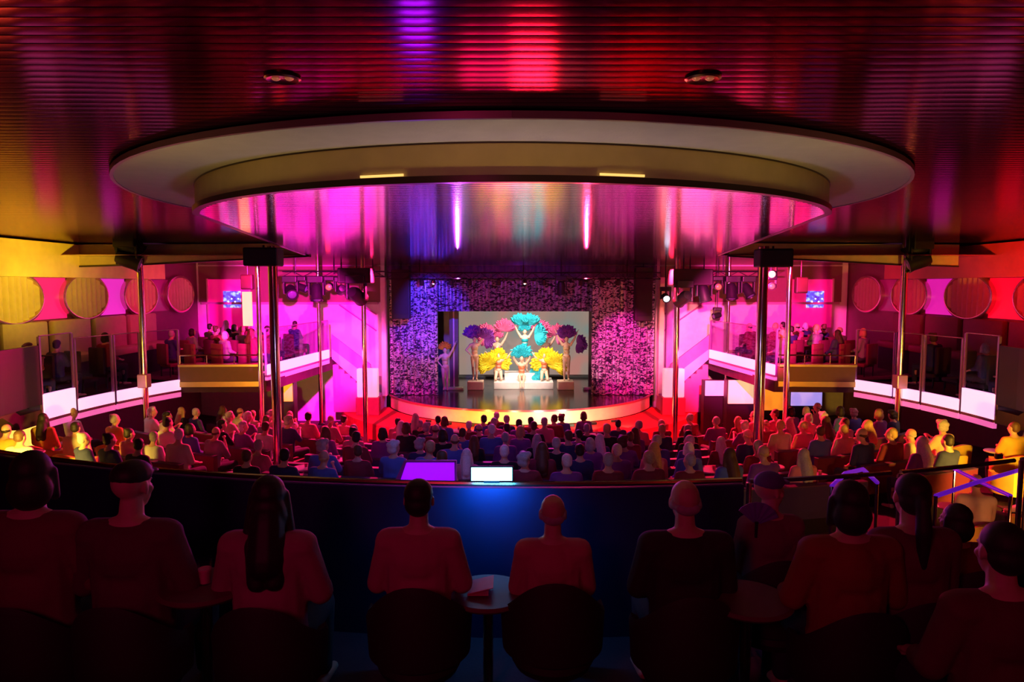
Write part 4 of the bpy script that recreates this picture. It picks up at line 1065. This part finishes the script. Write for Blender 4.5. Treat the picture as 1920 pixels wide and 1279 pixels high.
# ---------------------------------------------------------------- foreground audience (backs to the camera)
def front_person(px, topy, Y, style, hair, top, tcol, lab, arms='lap', wide=1.0, turn=0., lean=0., rz=0., sleeve=1.6, sc=None, hmat=None):
    p = P(px, topy, Y); k = (p.z - 2.745) / 1.36; z = 2.745
    j = seated(lean, turn, arms, wide)
    o = link('person', organic(body_shapes(j, True), .0085, 'person_body', M_skin, 4)); o.location = (p.x, Y, z); o.scale = (k, k, k); o.rotation_euler = (0, 0, rz)
    m = mat('top_' + top, tcol, .85, bump=.25, bscale=25)
    link('shirt', organic(shirt_shapes(j, .02, sleeve), .011, 'shirt_cloth', m, 4), o)
    link('trousers', organic(trouser_shapes(j), .013, 'trousers_cloth', trouM, 3), o)
    if style: link('hair' if style != 'cap' else 'cap', organic(hair_shapes(j['hed'], style, turn), .009, 'hair_mass', hmat or hairM[hair], 3), o)
    tag(o, lab, 'person', 'front balcony row')
    # chair
    t = thing('tub_chair', 'dark tub chair under ' + lab.split(',')[0].replace('seated person', 'the person').replace('person', 'person', 1), 'chair', (p.x, Y - .02, 2.74), rz, 'front balcony row chairs')
    g = MB(); rows = []
    for q in range(21):
        a = pi * (-.05 + 1.1 * q / 20); h = .80 - .22 * abs(cos(a)) ** 2.2; ri, ro = .215, .265
        rows.append([(ri * cos(a), -ri * sin(a) * .95 + .02, .40), (ro * cos(a), -ro * sin(a) * .95 + .02, .36), (ro * 1.04 * cos(a), -ro * 1.04 * sin(a) * .95 + .02, h - .03), (ro * cos(a), -ro * sin(a) * .95 + .02, h), (ri * 1.06 * cos(a), -ri * 1.06 * sin(a) * .95 + .02, h - .02)])
    g.quadgrid(rows, True, True).obj('back_shell', M_seatdark, t, True)
    MB().lathe([(0, .27), (.2, .27), (.22, .31), (.21, .34), (0, .35)], n=24).obj('seat', M_seatdark, t, True)
    MB().cyl((0, 0, .03), (0, 0, .3), .03).obj('stem', M_blackmetal, t); MB().lathe([(.22, 0), (.22, .012), (.03, .03), (0, .03)], n=24).obj('foot', M_blackmetal, t, True)
    return o


FP = [
    (52, 850, 3.25, 'bob', 'dark', 'umber', (.20, .05, .06), 'seated person with dark bobbed hair at the far left end', dict(wide=1.08, arms='rest', turn=.25)),
    (240, 868, 3.25, 'cap', 'dark', 'plum', (.13, .03, .05), 'seated person in dark cap and plum top, second from left end', dict(wide=1.05, turn=-.2, arms='rest', sleeve=1.8)),
    (500, 896, 3.25, 'long', 'dark', 'mauve', (.38, .10, .17), 'seated person with very long dark hair, mauve top', dict(wide=1.05, arms='rest', turn=.15, sleeve=1.85)),
    (784, 902, 3.45, 'short', 'dark', 'rose', (.50, .12, .20), 'seated person with short dark hair, rose shirt', dict(wide=1.02, arms='rest', sleeve=1.2)),
    (1037, 930, 3.5, 'fringe', 'grey', 'dusky', (.55, .15, .19), 'seated person with bald crown, dusky pink shirt', dict(wide=1.0, arms='lap', sleeve=1.3)),
    (1287, 903, 3.35, 'fringe', 'grey', 'charcoal', (.03, .01, .015), 'seated person with grey balding head, charcoal top', dict(wide=1.12, arms='lap')),
    (1596, 905, 3.2, 'bob', 'dark', 'rust', (.30, .06, .03), 'seated person with full dark hair, rust red top', dict(wide=1.1, arms='rest', sleeve=1.9, turn=.1)),
    (1716, 892, 3.3, 'pony', 'dark', 'wine', (.16, .03, .05), 'seated person with dark ponytail, wine top', dict(wide=.98, arms='lap', turn=-.1)),
    (1797, 948, 3.65, 'bob', 'dark', 'brick', (.24, .04, .02), 'seated person leaning low in brick top, beside the ponytail', dict(wide=.95, arms='lap', turn=.4, sc=.93)),
    (1888, 985, 2.6, 'short', 'dark', 'brown', (.14, .03, .04), 'seated person at far right end in brown top', dict(wide=1.1, arms='rest', sc=.93)),
]
for px, ty, Y, stl, hr, tp, tc_, lab, kw in FP: front_person(px, ty, Y, stl, hr, tp, tc_, lab, **kw)
# child with violet hat beyond the glass
o = front_person(1447, 888, 3.78, 'cap', 'dark', 'child', (.22, .08, .10), 'seated child in violet sunhat turned sideways by the glass panel', wide=.85, turn=-1.2, sc=.82, hmat=mat('hat_violet', (.12, .04, .3), .7))

# tables between them
def front_table(px, py, Y, lab):
    p = P(px, py, Y); t = thing('round_side_table', lab, 'table', (p.x, Y, 2.74), 0, 'side tables on the near balcony'); h = p.z - 2.74
    MB().lathe([(0, h - .03), (.21, h - .03), (.225, h - .015), (.21, h), (0, h)], n=32).obj('table_top', mat('side_table_top', (.16, .04, .06), .55), t, True)
    MB().cyl((0, 0, .02), (0, 0, h - .03), .028).obj('stem', M_chrome, t, True); MB().lathe([(.18, 0), (.18, .012), (.03, .03), (0, .03)], n=24).obj('foot', M_blackmetal, t, True)
    return p


p = front_table(915, 1108, 3.55, 'small round table between the rose and dusky pink shirts')
o = thing('menu_card', 'folded pink menu card lying on the table between two shirts', 'menu', (p.x, p.y, p.z)); g = MB(); g.box((-.05, .0, .012), (.11, .16, .004), bev=0); g.obj('lower_leaf', mat('menu_pink', (.85, .2, .32), .5), o)
g = MB(); g.quadgrid([[(-.105, -.08, .016), (-.105, .08, .016), (-.105, .08, .02), (-.105, -.08, .02)], [(.03, -.08, .05), (.03, .08, .05), (.03, .08, .054), (.03, -.08, .054)]], True, True); g.obj('upper_leaf', mat('menu_pink', (.85, .2, .32), .5), o)
p = front_table(385, 1095, 3.3, 'small round table left of the long-haired person')
drink((p.x, p.y, p.z + .001), 'short tumbler on the table left of the long-haired person', 'tumblers on the near balcony')
drink((p.x + .09, p.y + .05, p.z + .001), 'amber drink beside the short tumbler, nearer the long-haired person', 'tumblers on the near balcony', mat('amber_drink', (.7, .25, .05), .2))
p = front_table(1400, 1120, 3.3, 'small round table right of the balding person in charcoal')
t = thing('handheld_fan', 'violet hand fan held up beside the glass panel', 'fan', P(1418, 985, 3.7)); 
g = MB(); rows = []
for k in range(13):
    a = radians(20 + 10 * k); r = .13; zz = .006 * (k % 2)
    rows.append([(.02 * cos(a), zz, .02 * sin(a)), (r * cos(a), zz, r * sin(a)), (r * cos(a), zz + .003, r * sin(a)), (.02 * cos(a), zz + .003, .02 * sin(a))])
g.quadgrid(rows, True, True).obj('fan_leaf', mat('fan_violet', (.2, .12, .5), .4), t)
MB().cyl((0, 0, -.07), (0, 0, .02), .008).obj('fan_handle', M_black, t)

# consoles on the parapet
yc = 4.24
p = P(922, 902, yc)
t = thing('lit_console_screen', 'bright cyan-white console screen standing on the blue parapet rail', 'screen', (p.x, yc, 3.755))
MB().box((0, .012, .055), (.275, .018, .1), bev=.006).obj('housing', M_black, t)
MB().box((0, 0, .055), (.258, .008, .083)).obj('display', mat('console_white', (1, 1, 1), .4, emit=(.35, .8, 1), strength=4.5), t)
MB().box((0, .03, .005), (.1, .08, .01)).obj('foot', M_black, t)
area('console_glow', (p.x, yc - .16, 3.80), (p.x, yc + .05, 3.52), (.02, .32, 1), 4.0, .26, .05)  # added area light spreading the screen's cyan down the parapet
p = P(800, 888, 4.75)
t = thing('purple_console_screen', 'violet-lit slanted console screen beyond the parapet, left of the bright one', 'screen', (p.x, 4.75, p.z))
g = MB(); g.quadgrid([[(-.19, -.05, -.07), (.2, -.05, -.07), (.2, -.03, -.075), (-.19, -.03, -.075)], [(-.15, .05, .065), (.19, .05, .065), (.19, .07, .06), (-.15, .07, .06)]], True, True)
g.obj('display', mat('console_violet', (.3, .1, .8), .4, emit=(.28, .0, 1), strength=1.3), t)
g = MB(); g.quadgrid([[(-.25, -.062, -.1), (.215, -.062, -.1), (.215, -.02, -.11), (-.25, -.02, -.11)], [(-.17, .055, .078), (.205, .055, .078), (.205, .09, .07), (-.17, .09, .07)]], True, True)
hb = g.obj('housing', mat('console_housing', (.25, .08, .2), .4), t); hb.location = (0, .03, -.004)
MB().cyl((0, .08, -.75), (0, .06, -.05), .02).obj('stand', M_blackmetal, t)
MB().box((0, -.1, -.76), (.2, .4, .04)).obj('shelf_bracket', M_blackmetal, t)

# stair well handrails beyond the right glass, violet light put into colour and glow
for (pts, lab) in (([(1755, 930, 6.2), (1830, 905, 6.8), (1925, 878, 7.6)], 'violet lit handrail rising toward the right edge'), ([(1790, 880, 8.2), (1840, 905, 7.6), (1895, 930, 7.0)], 'violet lit handrail crossing behind the rising one'), ([(1560, 912, 6.0), (1585, 888, 6.4), (1618, 880, 6.8), (1645, 905, 7.2)], 'curved violet handrail loop above the dark-haired person in rust')):
    q = [P(*a) for a in pts]; t = thing('stair_handrail', lab, 'handrail')
    MB().tube(q, .022).obj('rail', mat('rail_painted_violet_light', (.35, .12, .8), .3, .3, emit=(.25, .02, .9), strength=.4), t, True)
    for e in (q[0], q[-1]): MB().cyl((e.x, e.y, zf(e.x, e.y)), e, .016).obj('post', M_chrome, t)
